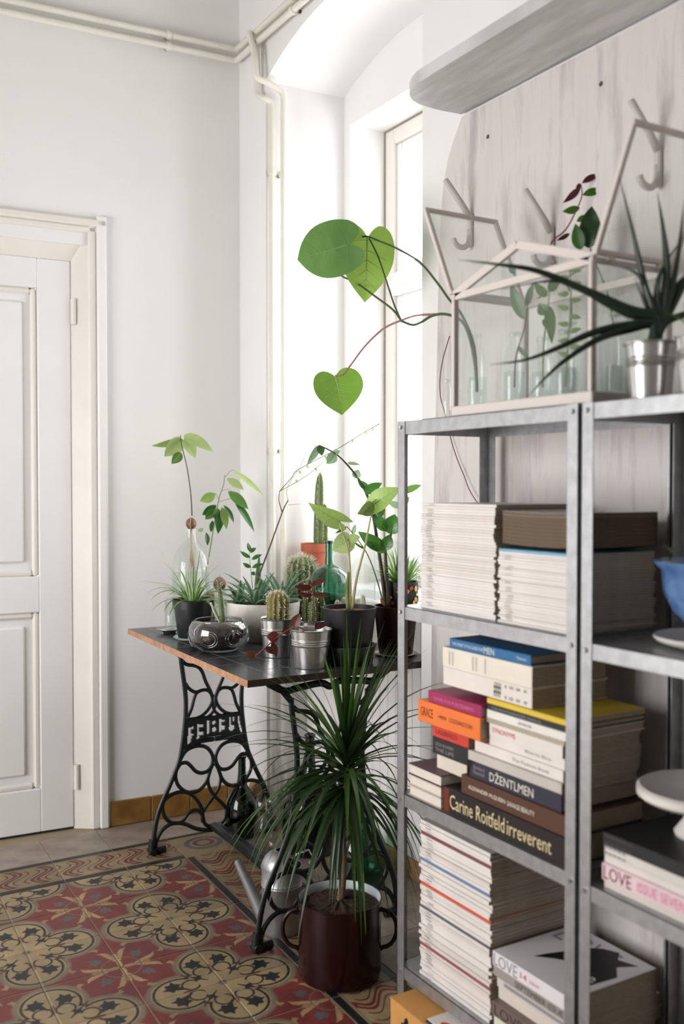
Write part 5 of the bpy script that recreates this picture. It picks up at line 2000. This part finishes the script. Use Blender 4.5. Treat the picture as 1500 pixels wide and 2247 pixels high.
# bottles and cuttings inside and behind the greenhouse
TS = 1.3925
b = V((AY(1046, 880, 1.80).x, 1.80, TS + .0003))
bottle('cutting_bottle', 'slim clear bottle holding the heart-leaf cutting at the greenhouse end', b, [(0, 0), (.022, 0), (.024, .004), (.024, .13), (.016, .16), (.010, .175), (.010, .20)], GLASS, 'bottle', water=.10)
ph = thing('heart_leaf_cutting', 'heart-leaf cutting whose long stalks reach out towards the window', 'plant cutting', b + V((0, 0, .2)))
db = depth(b)
STG = mat('stalk_dark_green', (58, 78, 40), rough=.5)
STR = mat('stalk_pinkish', (150, 104, 104), rough=.5)
X_ = 1.40


def axp(*p):
    return [(q[0], q[1], depth(AX(q[0], q[1], X_))) for q in p]


stempx(ph, [(1046, 860, db), (1040, 790, db), (1020, 715, db)] + axp((985, 691), (950, 692), (925, 706), (905, 713), (880, 704)), (.0035, .0034), 2, STG, 'stem', 9)
stempx(ph, axp((955, 690), (915, 692), (880, 703), (840, 722), (800, 760), (770, 800), (752, 822), (736, 824)), (.003, .0022), 2, STR, 'leaf_stalk', 8)
stempx(ph, axp((880, 704), (862, 680), (825, 652), (780, 620), (750, 606), (740, 590)), (.003, .0024), 2, STG, 'leaf_stalk', 8)
stempx(ph, axp((880, 704), (865, 670), (850, 625), (830, 565), (810, 524)), (.0022, .002), 2, STG, 'leaf_stalk', 8)
stempx(ph, [(1046, 850, db), (1040, 760, db), (1012, 690, db)] + axp((984, 656), (960, 622), (920, 575), (870, 545), (835, 530), (806, 519), (790, 522), (768, 535)), (.0032, .0022), 2, STG, 'leaf_stalk', 8)


def heart(b_, t_, wpx, X, dx, m_, tilt, droop):
    p, q = AX(*b_, X), AX(*t_, X + dx)
    leafpx(ph, b_, t_, wpx, depth(p), m_, HEART, d2=depth(q), tilt=tilt, droop=droop, fold=.18, vein=VEIND if wpx > 120 else VEINL)


heart((768, 536), (652, 570), 122, X_ - .075, -.02, leafmat('heart_leaf_dark', (66, 112, 34), (92, 142, 44), tr=.18, objrand=0), -.06, .05)
heart((806, 521), (800, 664), 118, X_ + .012, .012, leafmat('heart_leaf_light', (132, 168, 82), (152, 190, 84), tr=.3, objrand=0), .1, .05)
heart((735, 826), (750, 911), 108, X_, .02, leafmat('heart_leaf_mid', (110, 158, 62), (136, 180, 70), tr=.26, objrand=0), .25, .10)

b = V((AY(982, 890, 1.862).x, 1.862, TS + .0003))
bottle('clear_vial', 'slim clear bottle with faint lettering at the shelf corner', b, [(0, 0), (.012, 0), (.013, .003), (.013, .075), (.008, .09), (.0065, .10)], GLASS, 'bottle')
for (px, Y_, h, lab) in ((1128, 1.60, .15, 'clear bottle with a rooted shoot inside the greenhouse'), (1190, 1.52, .13, 'clear jar with pale green cuttings inside the greenhouse'), (1240, 1.47, .14, 'clear bottle with a leafy sprig inside the greenhouse, nearer the second lid')):
    c = V((AY(px, 880, Y_).x, Y_, TS + .0227))
    R = .024
    bottle('cutting_bottle', lab, c, [(0, 0), (R * .95, 0), (R, .004), (R, h * .6), (R * .75, h * .75), (R * .5, h * .85), (R * .5, h)], GLASS, 'bottle', water=h * .45)
    ct = thing('plant_cutting', {1128: 'rooted pale shoot standing in the first greenhouse bottle', 1190: 'pale green broad-leaved cutting under the greenhouse roof', 1240: 'leafy green sprig in the greenhouse bottle nearest the aloe'}[px], 'plant cutting', c + V((0, 0, h)), 'greenhouse cuttings')
    d_ = depth(c)
    if px == 1128:
        stempx(ct, [(1128, 850), (1132, 780), (1150, 720), (1158, 660)], (.002, .001), d_, STEMR)
        L_ = (((1150, 700), (1120, 620), 26), ((1156, 670), (1170, 620), 16), ((1135, 760), (1160, 790), 10), ((1130, 600), (1115, 580), 14))
        for b_, t_, w in L_:
            leafpx(ct, b_, t_, w, d_, G_GREY, OVATE, tilt=.3)
    elif px == 1190:
        stempx(ct, [(1190, 850), (1192, 760), (1200, 690), (1205, 640)], (.002, .001), d_, STEMG)
        for b_, t_, w in (((1198, 690), (1182, 665), 26), ((1202, 670), (1210, 755), 24), ((1192, 700), (1196, 720), 10), ((1205, 640), (1225, 610), 22), ((1200, 650), (1170, 620), 20)):
            leafpx(ct, b_, t_, w, d_, G_MID, OVATE, tilt=.2)
    else:
        stempx(ct, [(1240, 850), (1245, 760), (1250, 690), (1252, 620), (1248, 590)], (.002, .001), d_, STEMG)
        for k in range(12):
            y_ = 780 - 17 * k
            leafpx(ct, (1248, y_), (1248 + (28 if k % 2 else -26), y_ - 8 + 5 * (k % 3)), 12, d_, G_LIGHT, OVATE, tilt=.3)
# behind: wine-red sprig and a dark broad leaf
c = V((AY(1215, 880, 1.60).x, 1.60, TS + .0003))
c = V((1.538, 1.60, TS + .0003))
bottle('tall_vase', 'tall clear vase behind the greenhouse with a wine-red sprig', c, [(0, 0), (.018, 0), (.02, .004), (.02, .14), (.014, .17), (.011, .19), (.012, .21)], GLASS, 'vase', water=.1)
sg_ = thing('red_sprig', 'wine-red leafy sprig rising behind the greenhouse', 'plant cutting', c + V((0, 0, .21)))
d_ = depth(c)
px0 = CXP + FPX * (c - CAM).dot(rt) / d_
stempx(sg_, [(px0, 720), (px0 - 2, 640), (1206, 545), (1240, 505), (1262, 465), (1276, 430), (1274, 405)], (.0022, .0012), d_, STEMR)
for b_, t_, w, m_ in (((1276, 402), (1312, 382), 14, G_DKRED), ((1274, 410), (1234, 446), 15, G_DKRED), ((1277, 428), (1322, 416), 17, G_DARK), ((1272, 456), (1233, 464), 17, G_DARK), ((1264, 486), (1292, 474), 14, G_DARK), ((1250, 512), (1220, 528), 10, G_DKRED), ((1275, 404), (1262, 412), 10, G_DKRED)):
    leafpx(sg_, b_, t_, w, d_, m_, LANCE, tilt=.3)
bc_ = V((1.545, 1.48, TS + .0003))
bottle('tall_vase', 'tall clear vase behind the greenhouse with a broad dark leaf', bc_, [(0, 0), (.018, 0), (.02, .004), (.02, .14), (.014, .17), (.011, .19), (.012, .21)], GLASS, 'vase', water=.1)
bl_ = thing('broad_leaf_cutting', 'broad dark green leaf behind the second greenhouse lid', 'plant cutting', bc_ + V((0, 0, .21)))
d_ = depth(bc_)
px0 = CXP + FPX * (bc_ - CAM).dot(rt) / d_
stempx(bl_, [(px0, 720), (px0 - 15, 640), (1298, 560), (1296, 545)], (.0025, .0018), d_, STEMG)
leafpx(bl_, (1292, 545), (1298, 452), 48, d_, leafmat('broad_leaf_dark', (24, 56, 26), (48, 84, 30), tr=.2, objrand=0), OVATE, tilt=.2, wave=.2)
leafpx(bl_, (1275, 548), (1262, 490), 28, d_, G_DARK, OVATE, tilt=.3)

# ------------------------------------------------------------------ aloe in a zinc bucket and a second bucket on the cut-off unit
def zinc2(name, label, c, rb, rt_, h, soil=SOIL):
    t = thing(name, label, 'potted plant', c)
    potshape(t, ribs_bucket(rb, rt_, h), ZINC, soil, (rt_ - .003, h - .012), 48)
    return t


c = stand(1420, 864, TS + .0003, .036)
c = V((1.345, 1.203, TS + .0003))
al = zinc2('aloe_bucket', 'spiky dark aloe with long arching leaves in a zinc bucket on the cut-off unit', c, .035, .044, .098)
da = depth(c)
base = AD(1440, 700, da)


def aloe_leaf(pts, w):
    P = [V((.004 * (len(pts) - 4), .003 * (w * 1000 - 9), .085))]
    for i, p in enumerate(pts):
        P.append(AD(p[0], p[1], da + (p[2] if len(p) > 2 else 0)) - c)
    fine = []
    for i in range(len(P) - 1):
        a, b, cc, e = P[max(i - 1, 0)], P[i], P[i + 1], P[min(i + 2, len(P) - 1)]
        for k in range(5):
            q = k / 5
            fine.append(.5 * ((2 * b) + (cc - a) * q + (2 * a - 5 * b + 4 * cc - e) * q ** 2 + (3 * b - a - 3 * cc + e) * q ** 3))
    fine.append(P[-1])
    n = len(fine)
    MB().tube(fine, [max(.0006, 1.25 * w * (1 - (i / (n - 1)) ** 1.6)) for i in range(n)], 8, flat=.55).build('leaf', G_ALOE, al, smooth=True)


for pts, w in (([(1440, 700), (1380, 680), (1290, 640), (1180, 595), (1090, 580), (1005, 570, .05)], .0105),
               ([(1440, 705), (1380, 690), (1320, 660), (1250, 622), (1190, 618), (1100, 635, .05)], .008),
               ([(1440, 715), (1370, 715), (1300, 730), (1220, 765), (1150, 790), (1075, 800, -.02)], .0095),
               ([(1440, 712), (1380, 722), (1310, 745), (1240, 790), (1195, 830), (1156, 872, -.03)], .009),
               ([(1435, 705), (1412, 620), (1388, 510), (1358, 388)], .009),
               ([(1448, 705), (1462, 600), (1455, 510), (1442, 424)], .0105),
               ([(1455, 705), (1480, 600), (1492, 520), (1500, 440)], .0105),
               ([(1455, 705), (1490, 640), (1530, 560), (1570, 500)], .0105),
               ([(1430, 700), (1412, 660), (1392, 610)], .006),
               ([(1455, 710), (1500, 690), (1560, 660), (1620, 650)], .010),
               ([(1445, 710), (1440, 650), (1452, 590), (1500, 520, .06)], .009),
               ([(1440, 705), (1420, 640), (1395, 600), (1360, 585, .05)], .007),
               ([(1445, 705), (1470, 650), (1500, 610), (1540, 590, -.04)], .010)):
    aloe_leaf(pts, w)
c2 = V((1.345, 1.09, TS + .0003))
z2 = zinc2('zinc_bucket', 'second zinc bucket at the right edge beside the aloe', c2, .036, .045, .098)
for k in range(8):
    az = k * 2.4
    blademesh(V((0, 0, .085)), V((math.cos(az) * .6, math.sin(az) * .6, .8)), .09, .012, .8, 6, .3, False).build('leaf', G_DARK, z2, smooth=True)

# ------------------------------------------------------------------ thin dark-red cord hanging behind the shelf
P = [AX(986, 738, 1.50), AX(972, 785, 1.53), AX(965, 830, 1.55), AX(966, 870, 1.56), AX(975, 905, 1.575), AX(985, 950, 1.58), AX(1000, 1000, 1.58), AX(1018, 1045, 1.578), AX(1032, 1080, 1.575), AX(1055, 1110, 1.565), AX(1085, 1120, 1.55)]
fine = []
for i in range(len(P) - 1):
    a, b, cc, e = P[max(i - 1, 0)], P[i], P[i + 1], P[min(i + 2, len(P) - 1)]
    for k in range(5):
        q = k / 5
        fine.append(.5 * ((2 * b) + (cc - a) * q + (2 * a - 5 * b + 4 * cc - e) * q ** 2 + (3 * b - a - 3 * cc + e) * q ** 3))
tag(MB().tube(fine, .0013, 6).build('cord', mat('cord_red', (96, 30, 36), rough=.5), None, smooth=True), 'thin dark red cord hanging behind the shelving', 'cord')
